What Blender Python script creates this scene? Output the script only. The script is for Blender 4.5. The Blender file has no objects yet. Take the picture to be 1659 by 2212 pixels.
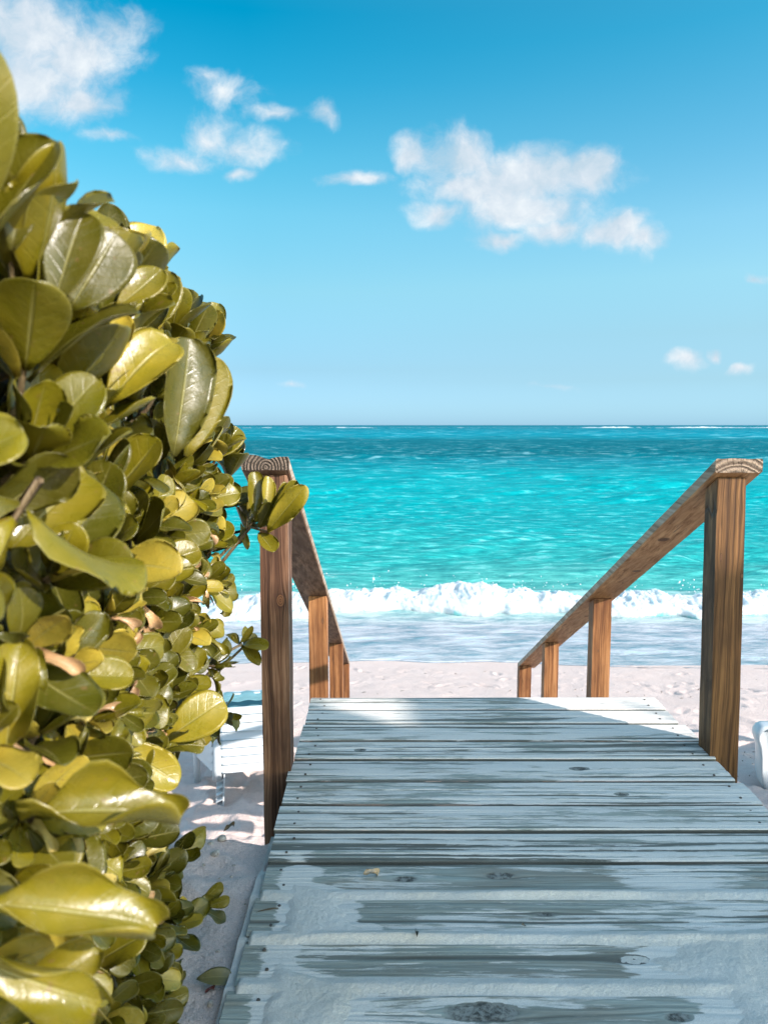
import bpy, bmesh, math, random
import numpy as np
from mathutils import Vector, Matrix

# ---------------------------------------------------------------- camera, sky, sun, exposure
sc = bpy.context.scene
COL = sc.collection
R = math.radians
F, PITCH, EYE = 1661.0, R(6.46), 1.08          # focal length in 1659-px units, tilt down, eye above deck
cam_d = bpy.data.cameras.new('camera')
cam = bpy.data.objects.new('camera', cam_d)
COL.objects.link(cam)
cam.location = (0, 0, EYE)
cam.rotation_euler = (R(90) - PITCH, 0, 0)
cam_d.sensor_fit = 'HORIZONTAL'
cam_d.sensor_width = 36
cam_d.lens = 36 * F / 1659
cam_d.clip_start = 0.02
cam_d.clip_end = 60000
cam_d.dof.use_dof = True
cam_d.dof.focus_distance = 2.4
cam_d.dof.aperture_fstop = 11
sc.camera = cam

SUN_EL, SUN_AZ = R(28.3), R(126.9)               # azimuth clockwise from +Y (the sea)
sun_dir = Vector((math.sin(SUN_AZ) * math.cos(SUN_EL), math.cos(SUN_AZ) * math.cos(SUN_EL), math.sin(SUN_EL)))
sun_l = bpy.data.lights.new('sun', 'SUN')
sun_l.energy = 4.1
sun_l.angle = R(0.53)
sun_l.color = (1.0, 0.92, 0.86)
sun = bpy.data.objects.new('sun', sun_l)
COL.objects.link(sun)
sun.rotation_euler = sun_dir.to_track_quat('Z', 'Y').to_euler()
sun.location = (6, -6, 6)

sc.view_settings.view_transform = 'Standard'
sc.view_settings.look = 'None'
sc.view_settings.gamma = 1
sc.view_settings.exposure = 0.95
sc.cycles.max_bounces = 8
sc.cycles.diffuse_bounces = 4
sc.cycles.glossy_bounces = 3
sc.cycles.transmission_bounces = 4
sc.cycles.sample_clamp_indirect = 6


def px_dir(x, y):
    up = 1106 - y
    return (x - 829.5, F * math.cos(PITCH) + up * math.sin(PITCH), -F * math.sin(PITCH) + up * math.cos(PITCH))


class NT:
    """tiny helper round a node tree"""
    def __init__(s, tree):
        s.t = tree
        s.t.nodes.clear()

    def n(s, kind, **kw):
        nd = s.t.nodes.new(kind)
        for k, v in kw.items():
            setattr(nd, k, v)
        return nd

    def put(s, sock, v):
        if isinstance(v, bpy.types.NodeSocket):
            s.t.links.new(v, sock)
        elif isinstance(v, bpy.types.Node):
            s.t.links.new(v.outputs[0], sock)
        elif v is not None:
            if sock.type == 'RGBA' and hasattr(v, '__len__') and len(v) == 3:
                v = (*v, 1)
            sock.default_value = v

    def math(s, op, a, b=None, c=None, clamp=False):
        nd = s.n('ShaderNodeMath', operation=op, use_clamp=clamp)
        s.put(nd.inputs[0], a)
        if b is not None: s.put(nd.inputs[1], b)
        if c is not None: s.put(nd.inputs[2], c)
        return nd.outputs[0]

    def vmath(s, op, a, b=None):
        nd = s.n('ShaderNodeVectorMath', operation=op)
        s.put(nd.inputs[0], a)
        if b is not None: s.put(nd.inputs[1], b)
        return nd.outputs['Value'] if op in ('LENGTH', 'DOT_PRODUCT') else nd.outputs[0]

    def noise(s, vec, scale=1, detail=4, rough=.5, dist=0, color=False):
        nd = s.n('ShaderNodeTexNoise')
        s.put(nd.inputs['Vector'], vec)
        nd.inputs['Scale'].default_value = scale
        nd.inputs['Detail'].default_value = detail
        nd.inputs['Roughness'].default_value = rough
        nd.inputs['Distortion'].default_value = dist
        return nd.outputs[1] if color else nd.outputs[0]

    def ramp(s, fac, stops, interp='LINEAR'):
        nd = s.n('ShaderNodeValToRGB')
        s.put(nd.inputs[0], fac)
        cr = nd.color_ramp
        cr.interpolation = interp
        while len(cr.elements) < len(stops): cr.elements.new(.5)
        for e, (p, c) in zip(cr.elements, stops):
            e.position = p
            e.color = (*c, 1) if hasattr(c, '__len__') else (c, c, c, 1)
        return nd.outputs[0]

    def mix(s, fac, a, b, mode='MIX'):
        nd = s.n('ShaderNodeMix', data_type='RGBA', blend_type=mode)
        s.put(nd.inputs[0], fac)
        s.put(nd.inputs[6], a)
        s.put(nd.inputs[7], b)
        return nd.outputs[2]

    def maprange(s, v, a, b, c=0, d=1, smooth=False):
        nd = s.n('ShaderNodeMapRange', interpolation_type='SMOOTHSTEP' if smooth else 'LINEAR')
        for k, x in zip(nd.inputs[:5], (v, a, b, c, d)): s.put(k, x)
        return nd.outputs[0]

    def comb(s, x, y, z):
        nd = s.n('ShaderNodeCombineXYZ')
        for k, v in zip(nd.inputs, (x, y, z)): s.put(k, v)
        return nd.outputs[0]

    def sep(s, v):
        nd = s.n('ShaderNodeSeparateXYZ')
        s.put(nd.inputs[0], v)
        return nd.outputs

    def attr(s, name, kind='GEOMETRY'):
        return s.n('ShaderNodeAttribute', attribute_name=name, attribute_type=kind)


# ---- world: physical sky, graded by elevation, with clouds placed in the sky's directions
world = bpy.data.worlds.new('World')
sc.world = world
world.use_nodes = True
w = NT(world.node_tree)
sky = w.n('ShaderNodeTexSky', sky_type='NISHITA', sun_disc=False, sun_elevation=SUN_EL, sun_rotation=SUN_AZ,
          altitude=0, air_density=1.0, dust_density=.35, ozone_density=1.6)
dirv = w.n('ShaderNodeTexCoord').outputs['Generated']
dx, dy, dz = w.sep(dirv)[:3]
# grading: deep saturated cyan overhead, pale cyan at the sea horizon
elev = w.math('MAXIMUM', dz, 0)
gl = w.ramp(elev, [(0.0, (.185, .345, .66)), (.07, (.215, .320, .432)), (.165, (.308, .477, .463)), (.253, (.281, .595, .554)), (.313, (.187, .616, .589)), (.387, (.05, .565, .594)), (.446, (.0, .536, .584)), (.62, (.2, .65, .65)), (1.0, (.75, .9, .85))])
gr = w.ramp(elev, [(0.0, (.24, .455, .86)), (.055, (.28, .41, .565)), (.11, (.367, .489, .531)), (.174, (.471, .65, .608)), (.234, (.459, .714, .671)), (.31, (.314, .709, .696)), (.419, (.135, .72, .725)), (.62, (.3, .75, .75)), (1.0, (.75, .9, .85))])
grade = w.mix(w.maprange(dx, -.15, .42), gl, gr)
# the unseen sky on the sun's side is brightened to fill the shade
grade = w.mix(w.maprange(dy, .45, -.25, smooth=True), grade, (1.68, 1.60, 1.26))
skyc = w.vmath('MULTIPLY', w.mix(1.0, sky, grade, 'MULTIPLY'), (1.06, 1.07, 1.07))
den = w.math('MAXIMUM', dy, .05)
uv = w.comb(w.math('DIVIDE', dx, den), w.math('DIVIDE', dz, den), 0.0)
warp = w.vmath('MULTIPLY', w.vmath('SUBTRACT', w.noise(uv, 9, 3, .6, color=True), (.5, .5, .5)), (.09, .055, 0))
uvw = w.vmath('ADD', uv, warp)
BLOBS = [(40, 60, 190, 95, 1), (150, 120, 150, 80, 1), (30, 170, 210, 80, 1), (170, 225, 110, 50, .9), (235, 50, 75, 55, .55), (240, 300, 55, 18, .45),
         (500, 185, 84, 38, .62), (450, 165, 40, 24, .45), (385, 335, 80, 26, .6), (455, 290, 60, 54, .55), (530, 310, 80, 36, .5), (600, 240, 60, 20, .5), (515, 372, 40, 14, .45),
         (692, 232, 34, 30, .6), (770, 380, 72, 22, .7),
         (895, 330, 48, 44, 1), (990, 330, 100, 58, 1), (1010, 400, 130, 46, .95), (1165, 375, 185, 66, 1.35), (1262, 368, 78, 66, 1.25), (1140, 440, 150, 56, 1),
         (940, 455, 62, 34, .85), (1195, 490, 76, 34, .9), (1090, 512, 60, 22, .75), (1330, 500, 90, 42, 1), (1395, 525, 60, 36, .95),
         (1485, 776, 40, 17, .8), (1545, 772, 18, 12, .7), (1600, 805, 30, 10, .6), (1650, 590, 22, 12, .6), (640, 822, 22, 6, .35), (1190, 838, 40, 6, .3)]
field = None
for (cx, cy, rx, ry, wt) in BLOBS:
    d = px_dir(cx, cy)
    c = (d[0] / d[1], d[2] / d[1], 0)
    q = w.vmath('MULTIPLY', w.vmath('SUBTRACT', uvw, c), (d[1] / rx, d[1] / ry, 0))
    g = w.math('MULTIPLY', w.math('SUBTRACT', 1.0, w.vmath('LENGTH', q)), wt)
    if field is None:
        field = g
    else:
        nd = w.n('ShaderNodeMath', operation='SMOOTH_MAX')
        w.put(nd.inputs[0], field); w.put(nd.inputs[1], g); nd.inputs[2].default_value = .18
        field = nd.outputs[0]
det = w.noise(w.vmath('ADD', uv, w.vmath('MULTIPLY', warp, (.8, .8, 0))), 11, 12, .66)
fd = w.math('ADD', field, w.math('MULTIPLY', w.math('SUBTRACT', det, .445), 2.0))
dens = w.math('POWER', w.maprange(fd, -.12, .85, smooth=True), 1.0)
dens = w.math('MULTIPLY', dens, w.maprange(field, -.55, .05, smooth=True))
dens = w.math('MULTIPLY', dens, w.math('GREATER_THAN', dy, .05))
# clouds are brighter where less cloud lies towards the sun (above, right)
det2 = w.noise(w.vmath('ADD', w.vmath('ADD', uv, (.010, .022, 0)), w.vmath('MULTIPLY', warp, (.8, .8, 0))), 12, 5, .6)
lit = w.math('SUBTRACT', det, det2)
lowf = w.noise(uv, 6, 2, .5)
shade = w.math('ADD', w.math('ADD', .50, w.math('MULTIPLY', lit, 2.6)), w.math('MULTIPLY', w.math('SUBTRACT', lowf, .5), 1.4), clamp=True)
cloudc = w.ramp(shade, [(.0, (1.95, 2.45, 2.85)), (.45, (2.5, 2.8, 3.1)), (1.0, (3.25, 3.4, 3.5))])
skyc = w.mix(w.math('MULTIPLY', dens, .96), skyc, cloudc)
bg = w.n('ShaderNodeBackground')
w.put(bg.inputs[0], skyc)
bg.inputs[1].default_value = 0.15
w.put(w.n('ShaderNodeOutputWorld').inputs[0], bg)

# ---------------------------------------------------------------- numpy noise
def _hash(ix, iy, iz, seed):
    h = (ix.astype(np.uint32) * np.uint32(374761393)) ^ (iy.astype(np.uint32) * np.uint32(668265263)) ^ (iz.astype(np.uint32) * np.uint32(2246822519)) ^ np.uint32(seed * 3266489917 & 0xffffffff)
    h = (h ^ (h >> np.uint32(13))) * np.uint32(1274126177)
    h = h ^ (h >> np.uint32(16))
    return (h & np.uint32(0xffffff)).astype(np.float32) / np.float32(0xffffff)


def vnoise(x, y, z=0.0, seed=1):
    """value noise, about -1..1"""
    x, y, z = np.broadcast_arrays(np.asarray(x, np.float64), np.asarray(y, np.float64), np.asarray(z, np.float64))
    fx, fy, fz = np.floor(x), np.floor(y), np.floor(z)
    ix, iy, iz = fx.astype(np.int64), fy.astype(np.int64), fz.astype(np.int64)
    tx, ty, tz = x - fx, y - fy, z - fz
    tx = tx * tx * tx * (tx * (tx * 6 - 15) + 10); ty = ty * ty * ty * (ty * (ty * 6 - 15) + 10); tz = tz * tz * (3 - 2 * tz)
    def c(a, b, d): return _hash(ix + a, iy + b, iz + d, seed)
    x00 = c(0, 0, 0) * (1 - tx) + c(1, 0, 0) * tx
    x10 = c(0, 1, 0) * (1 - tx) + c(1, 1, 0) * tx
    lo = x00 * (1 - ty) + x10 * ty
    if np.all(tz == 0):
        return lo * 2 - 1
    x01 = c(0, 0, 1) * (1 - tx) + c(1, 0, 1) * tx
    x11 = c(0, 1, 1) * (1 - tx) + c(1, 1, 1) * tx
    hi = x01 * (1 - ty) + x11 * ty
    return (lo * (1 - tz) + hi * tz) * 2 - 1


def fbm(x, y, z=0.0, seed=1, octv=4, gain=.5):
    s, a, t = 0, 1.0, 0
    x, y, z = np.asarray(x, float), np.asarray(y, float), np.asarray(z, float)
    for k in range(octv):
        s = s + a * vnoise(x, y, z, seed + k * 7)
        t += a
        a *= gain
        x, y, z = x * 2.03 + 3.1, y * 2.03 + 1.7, z * 2.03
    return s / t


def sstep(a, b, x):
    t = np.clip((x - a) / (b - a), 0, 1)
    return t * t * (3 - 2 * t)


# ---------------------------------------------------------------- object helpers
def link(name, me, mats=(), parent=None):
    o = bpy.data.objects.new(name, me)
    COL.objects.link(o)
    for m in mats: me.materials.append(m)
    if parent is not None: o.parent = parent
    return o


def tag(o, label=None, cat=None, group=None, kind=None):
    if label: o['label'] = label
    if cat: o['category'] = cat
    if group: o['group'] = group
    if kind: o['kind'] = kind
    return o


def thing(name, label, cat, loc=(0, 0, 0), rz=0, group=None):
    o = bpy.data.objects.new(name, None)
    o.empty_display_size = .1
    COL.objects.link(o)
    o.location = loc
    o.rotation_euler = (0, 0, rz)
    return tag(o, label, cat, group)


def np_mesh(name, co, faces, smooth=True, mat_idx=None):
    """faces: (n,4) or (n,3) int array"""
    me = bpy.data.meshes.new(name)
    co = np.ascontiguousarray(co, np.float32); faces = np.ascontiguousarray(faces, np.int32)
    k = faces.shape[1]
    me.vertices.add(len(co)); me.vertices.foreach_set('co', co.ravel())
    me.loops.add(faces.size); me.loops.foreach_set('vertex_index', faces.ravel())
    me.polygons.add(len(faces))
    me.polygons.foreach_set('loop_start', np.arange(0, faces.size, k, dtype=np.int32))
    me.polygons.foreach_set('loop_total', np.full(len(faces), k, np.int32))
    me.polygons.foreach_set('use_smooth', np.full(len(faces), smooth))
    if mat_idx is not None: me.polygons.foreach_set('material_index', np.ascontiguousarray(mat_idx, np.int32))
    me.update(calc_edges=True)
    return me


def grid_faces(nr, nc):
    i = np.arange(nr - 1)[:, None] * nc + np.arange(nc - 1)[None, :]
    return np.stack([i, i + 1, i + nc + 1, i + nc], -1).reshape(-1, 4)


def fattr(me, name, arr):
    a = me.attributes.new(name, 'FLOAT', 'POINT')
    a.data.foreach_set('value', np.ascontiguousarray(arr, np.float32).ravel())


def cattr(me, name, rgb):
    a = me.attributes.new(name, 'FLOAT_COLOR', 'POINT')
    rgba = np.ones((len(rgb), 4), np.float32); rgba[:, :3] = rgb
    a.data.foreach_set('color', rgba.ravel())


def mat(name):
    m = bpy.data.materials.new(name)
    m.use_nodes = True
    return m, NT(m.node_tree)


def finish(nt, bsdf):
    nt.put(nt.n('ShaderNodeOutputMaterial').inputs[0], bsdf)


def principled(nt, color, rough=.6, spec=.5, normal=None, **kw):
    b = nt.n('ShaderNodeBsdfPrincipled')
    nt.put(b.inputs['Base Color'], color)
    nt.put(b.inputs['Roughness'], rough)
    nt.put(b.inputs['Specular IOR Level'], spec)
    if normal is not None: nt.put(b.inputs['Normal'], normal)
    for k, v in kw.items(): nt.put(b.inputs[k.replace('_', ' ')], v)
    return b


def bump(nt, h, dist=.01, strength=1.0, normal=None):
    b = nt.n('ShaderNodeBump')
    b.inputs['Strength'].default_value = strength
    b.inputs['Distance'].default_value = dist
    nt.put(b.inputs['Height'], h)
    if normal is not None: nt.put(b.inputs['Normal'], normal)
    return b.outputs[0]


# ---------------------------------------------------------------- materials
SAND_LIT = (.71, .60, .555)


def sand_mat(name, scale=1.0, wet=False):
    m, t = mat(name)
    p = t.n('ShaderNodeTexCoord').outputs['Object']
    n1 = t.noise(p, 3.0, 5, .6)
    n2 = t.noise(p, 420, 2, .6)
    n3 = t.math('ADD', t.noise(p, 60, 4, .65), t.math('MULTIPLY', t.noise(p, 17, 5, .7), 1.1))
    c = t.mix(t.maprange(n1, .3, .7), (.80, .62, .55), (.88, .71, .645))
    c = t.mix(t.maprange(n2, .35, .75), c, (.50, .40, .36))
    # dark shell and weed specks
    v = t.n('ShaderNodeTexVoronoi'); t.put(v.inputs['Vector'], p); v.inputs['Scale'].default_value = 26
    sp = t.math('LESS_THAN', v.outputs['Distance'], t.maprange(t.noise(p, 7, 2, .5), .52, .8, 0, .16))
    c = t.mix(t.math('MULTIPLY', sp, .75), c, (.22, .16, .12))
    h = t.math('ADD', t.math('MULTIPLY', n3, .7), t.math('MULTIPLY', n2, .18))
    b = principled(t, c, .9, .2, bump(t, h, .016, .9))
    finish(t, b)
    return m


M_SAND = sand_mat('beach_sand')


def wood_mat(name, axis='Z', tones=((.10, .042, .016), (.27, .125, .050), (.47, .25, .115)), knots=(), grain=1.0, seed=0.0, grey=0.0, face='XZ'):
    """planed softwood: streaks along the axis, bent round knots (u, v, ru, rv) in object space"""
    m, t = mat(name)
    p = t.n('ShaderNodeTexCoord').outputs['Object']
    x, y, z = t.sep(p)[:3]
    if axis == 'Z': al, ac, od = z, x, y
    elif axis == 'Y': al, ac, od = y, x, z
    else: al, ac, od = x, y, z
    al0, ac0 = al, ac
    kn = None
    for (ku, kv, ru, rv) in knots:
        du = t.math('DIVIDE', t.math('SUBTRACT', ac0, ku), ru)
        dv = t.math('DIVIDE', t.math('SUBTRACT', al0, kv), rv)
        d2 = t.math('ADD', t.math('MULTIPLY', du, du), t.math('MULTIPLY', dv, dv))
        pushd = t.math('DIVIDE', t.math('MULTIPLY', du, ru * 1.15), t.math('ADD', 1.0, d2))
        ac = t.math('SUBTRACT', ac, pushd)
        d = t.math('SQRT', d2)
        kn = d if kn is None else t.math('MINIMUM', kn, d)
    wv = t.noise(t.comb(t.math('MULTIPLY', al, 1.3), t.math('MULTIPLY', ac, 5), t.math('ADD', od, seed)), 1.6, 3, .5)
    q = t.math('ADD', ac, t.math('MULTIPLY', wv, .035))
    vec = t.comb(t.math('MULTIPLY', q, 62 * grain), t.math('MULTIPLY', al, 1.1), t.math('ADD', t.math('MULTIPLY', od, 20), seed * 7.3))
    streak = t.noise(vec, 1.0, 5, .62)
    fine = t.noise(t.comb(t.math('MULTIPLY', q, 420), t.math('MULTIPLY', al, 5), t.math('MULTIPLY', od, 60)), 1, 3, .6)
    s = t.math('ADD', t.math('MULTIPLY', streak, .8), t.math('MULTIPLY', fine, .2))
    c = t.ramp(s, [(.36, tones[0]), (.48, tones[1]), (.62, tones[2]), (.72, tones[1])])
    big = t.noise(t.comb(t.math('MULTIPLY', ac, 9), t.math('MULTIPLY', al, 2.2), seed), 1.0, 4, .6)
    c = t.mix(t.maprange(big, .42, .72), c, (tones[0][0] * 1.5, tones[0][1] * 1.5, tones[0][2] * 1.5))
    if grey: c = t.mix(t.math('MULTIPLY', t.maprange(t.noise(p, 7, 5, .6), .35, .65), grey), c, (.34, .30, .27))
    hgt = s
    if kn is not None:
        ring = t.math('SINE', t.math('MULTIPLY', t.math('ADD', kn, t.math('MULTIPLY', fine, .15)), 17))
        kc = t.mix(t.maprange(ring, -1, 1), (.075, .03, .014), (.19, .085, .038))
        c = t.mix(t.maprange(kn, 1.0, .8, smooth=True), c, kc)
        c = t.mix(t.math('MULTIPLY', t.math('MULTIPLY', t.maprange(kn, .85, 1.0), t.maprange(kn, 1.2, 1.0)), .8), c, (.05, .02, .01))
    # drying cracks along the grain
    ck = t.noise(t.comb(t.math('MULTIPLY', q, 38), t.math('MULTIPLY', al, .9), t.math('ADD', t.math('MULTIPLY', od, 5), seed + 5)), 1, 2, .4)
    crack = t.math('MULTIPLY', t.maprange(t.math('ABSOLUTE', t.math('SUBTRACT', ck, .5)), .008, .0), t.maprange(t.noise(p, 5, 2, .5), .5, .6))
    c = t.mix(t.math('MULTIPLY', crack, .85), c, (.03, .015, .008))
    h = t.math('SUBTRACT', hgt, t.math('MULTIPLY', crack, 1.2))
    finish(t, principled(t, c, t.maprange(s, .3, .7, .75, .5), .35, bump(t, h, .004, .9)))
    return m


def endgrain_mat(name, cx, cz, ring=230.0, seed=0.0, tones=((.05, .034, .024), (.29, .225, .17))):
    m, t = mat(name)
    p = t.n('ShaderNodeTexCoord').outputs['Object']
    x, y, z = t.sep(p)[:3]
    dxx = t.math('SUBTRACT', x, cx); dzz = t.math('SUBTRACT', z, cz)
    r = t.math('SQRT', t.math('ADD', t.math('MULTIPLY', dxx, dxx), t.math('MULTIPLY', dzz, dzz)))
    wob = t.noise(p, 28, 3, .5)
    rr = t.math('ADD', r, t.math('MULTIPLY', wob, .012))
    rr = t.math('ADD', t.math('MULTIPLY', rr, ring), t.math('MULTIPLY', t.noise(t.comb(t.math('MULTIPLY', r, 60), 0.0, seed), 1, 1, .5), 5))
    s = t.math('SINE', rr)
    g = t.noise(p, 260, 3, .6)
    s2 = t.math('ADD', t.maprange(s, -1, 1), t.math('MULTIPLY', t.math('SUBTRACT', g, .5), .9))
    c = t.ramp(s2, [(.1, tones[0]), (.45, tones[1]), (.9, (tones[1][0] * 1.35, tones[1][1] * 1.3, tones[1][2] * 1.25))])
    an = t.math('ARCTAN2', dzz, dxx)
    ck = t.noise(t.comb(t.math('MULTIPLY', an, 6.0), t.math('MULTIPLY', r, 8), seed), 1, 2, .5)
    crack = t.maprange(t.math('ABSOLUTE', t.math('SUBTRACT', ck, .5)), .012, .0)
    c = t.mix(t.math('MULTIPLY', crack, .8), c, (.02, .012, .008))
    finish(t, principled(t, c, .85, .2, bump(t, t.math('SUBTRACT', s2, crack), .003, .9)))
    return m


def deck_mat():
    """weathered grey boards with blown sand lying in and between the ridges"""
    m, t = mat('weathered_deck_wood')
    p = t.n('ShaderNodeTexCoord').outputs['Object']
    x, y, z = t.sep(p)[:3]
    rnd = t.n('ShaderNodeObjectInfo').outputs['Random']
    off = t.math('MULTIPLY', rnd, 90)
    ridge = t.attr('ridge').outputs['Fac']
    sand = t.attr('sand').outputs['Fac']
    q = t.attr('grain').outputs['Fac']                     # across-grain coordinate, bent round the knots
    fine = t.noise(t.comb(t.math('MULTIPLY', x, 5), t.math('MULTIPLY', q, 300), off), 1, 5, .7)
    mid = t.noise(t.comb(t.math('MULTIPLY', x, 2.4), t.math('MULTIPLY', q, 75), off), 1, 4, .6)
    tone = t.noise(t.comb(t.math('MULTIPLY', x, 3), t.math('MULTIPLY', y, 16), off), 1, 3, .6)
    s = t.math('ADD', t.math('MULTIPLY', mid, .55), t.math('MULTIPLY', fine, .45))
    c = t.ramp(s, [(.30, (.12, .115, .095)), (.42, (.25, .265, .235)), (.55, (.36, .39, .355)), (.72, (.46, .49, .455))])
    c = t.mix(t.maprange(tone, .45, .7), c, t.mix(.5, c, (.25, .19, .14)))
    dark = t.maprange(ridge, .44, .26)  # grain grooves, with their shadow put into the colour as dark lines
    c = t.mix(t.math('MULTIPLY', dark, .62), c, (.065, .058, .048))
    knot = t.attr('knot').outputs['Fac']
    kc = t.mix(t.maprange(t.noise(p, 70, 5, .75), .40, .58), (.05, .045, .04), (.27, .27, .25))
    c = t.mix(t.math('MULTIPLY', knot, .9), c, kc)
    # sand film
    grain = t.noise(p, 500, 2, .6)
    patch = t.noise(t.comb(t.math('MULTIPLY', x, 5), t.math('MULTIPLY', q, 48), off), 1, 8, .72)
    lvl = t.math('ADD', sand, t.math('MULTIPLY', t.math('SUBTRACT', patch, .5), .75))
    thr = t.math('ADD', t.math('MULTIPLY', ridge, .10), t.math('MULTIPLY', s, .75))
    lvl = t.math('SUBTRACT', lvl, t.math('MULTIPLY', knot, .9))
    lvl = t.math('SUBTRACT', lvl, t.math('MULTIPLY', dark, t.maprange(sand, 1.05, .7, 0, .20)))
    k = t.maprange(t.math('SUBTRACT', lvl, thr), -.025, .05, smooth=True)
    sandc = t.mix(t.maprange(grain, .3, .75), (.76, .725, .68), (.56, .53, .49))
    c = t.mix(t.math('MULTIPLY', k, .95), c, sandc)
    h = t.math('ADD', t.math('MULTIPLY', s, t.math('SUBTRACT', 1.0, t.math('MULTIPLY', k, .85))), t.math('MULTIPLY', t.noise(p, 70, 4, .6), .25))
    h = t.math('ADD', h, t.math('MULTIPLY', k, .35))
    finish(t, principled(t, c, .85, .25, bump(t, h, .006, 1.0)))
    return m


M_DECK = deck_mat()


def plastic_mat(name, col, rough=.28):
    m, t = mat(name)
    p = t.n('ShaderNodeTexCoord').outputs['Object']
    d = t.maprange(t.noise(p, 6, 5, .65), .5, .75)
    c = t.mix(t.math('MULTIPLY', d, .25), col, (col[0] * .75, col[1] * .72, col[2] * .66))
    finish(t, principled(t, c, rough, .5, bump(t, t.noise(p, 120, 2, .5), .0006, .5)))
    return m


M_PLASTIC = plastic_mat('white_plastic', (.58, .62, .64))
M_TOWEL = plastic_mat('turquoise_cloth', (.22, .46, .53), .85)


def leaf_mat(name, mul=1.0):
    m, t = mat(name)
    col = t.attr('leafcol').outputs['Color']
    u = t.attr('lu').outputs['Fac']        # -1..1 across
    v = t.attr('lv').outputs['Fac']        # 0..1 along
    au = t.math('ABSOLUTE', u)
    p = t.n('ShaderNodeTexCoord').outputs['Object']
    rib = t.math('MULTIPLY', t.maprange(au, .075, .02, smooth=True), t.maprange(v, 1.0, .55))
    # side veins leave the midrib at an angle
    vv = t.math('SINE', t.math('MULTIPLY', t.math('SUBTRACT', v, t.math('MULTIPLY', au, .22)), 48))
    vein = t.math('MULTIPLY', t.maprange(vv, .9, 1.0), .2)
    blotch = t.noise(p, 34, 5, .6)
    c = t.mix(t.maprange(blotch, .35, .72), col, t.mix(1.0, col, (1.35, 1.22, .9), 'MULTIPLY'))
    c = t.mix(t.math('MULTIPLY', rib, .5), c, (.27, .245, .08))
    c = t.mix(t.math('MULTIPLY', vein, .45), c, (.17, .155, .03))
    c = t.mix(t.math('MULTIPLY', t.maprange(au, .93, 1.0), .4), c, (.25, .22, .06))
    spot = t.maprange(t.noise(p, 130, 2, .5), .70, .74)
    c = t.mix(t.math('MULTIPLY', spot, .5), c, (.17, .10, .04))
    h = t.math('ADD', t.math('ADD', t.math('MULTIPLY', rib, -.5), t.math('MULTIPLY', vein, -.3)), t.math('MULTIPLY', blotch, .8))
    nb = bump(t, h, .004, .55)
    b = principled(t, c, t.maprange(blotch, .3, .7, .20, .44), .55, nb)
    tr = t.n('ShaderNodeBsdfTranslucent')
    t.put(tr.inputs[0], t.mix(1.0, c, (1.3, 1.3, .5), 'MULTIPLY'))
    ms = t.n('ShaderNodeMixShader'); ms.inputs[0].default_value = .11
    t.put(ms.inputs[1], b); t.put(ms.inputs[2], tr)
    finish(t, ms)
    return m


M_LEAF = leaf_mat('succulent_leaf')
M_STEM = wood_mat('stem_bark', 'Z', ((.07, .045, .025), (.17, .12, .06), (.28, .22, .12)), grain=.8)


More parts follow.
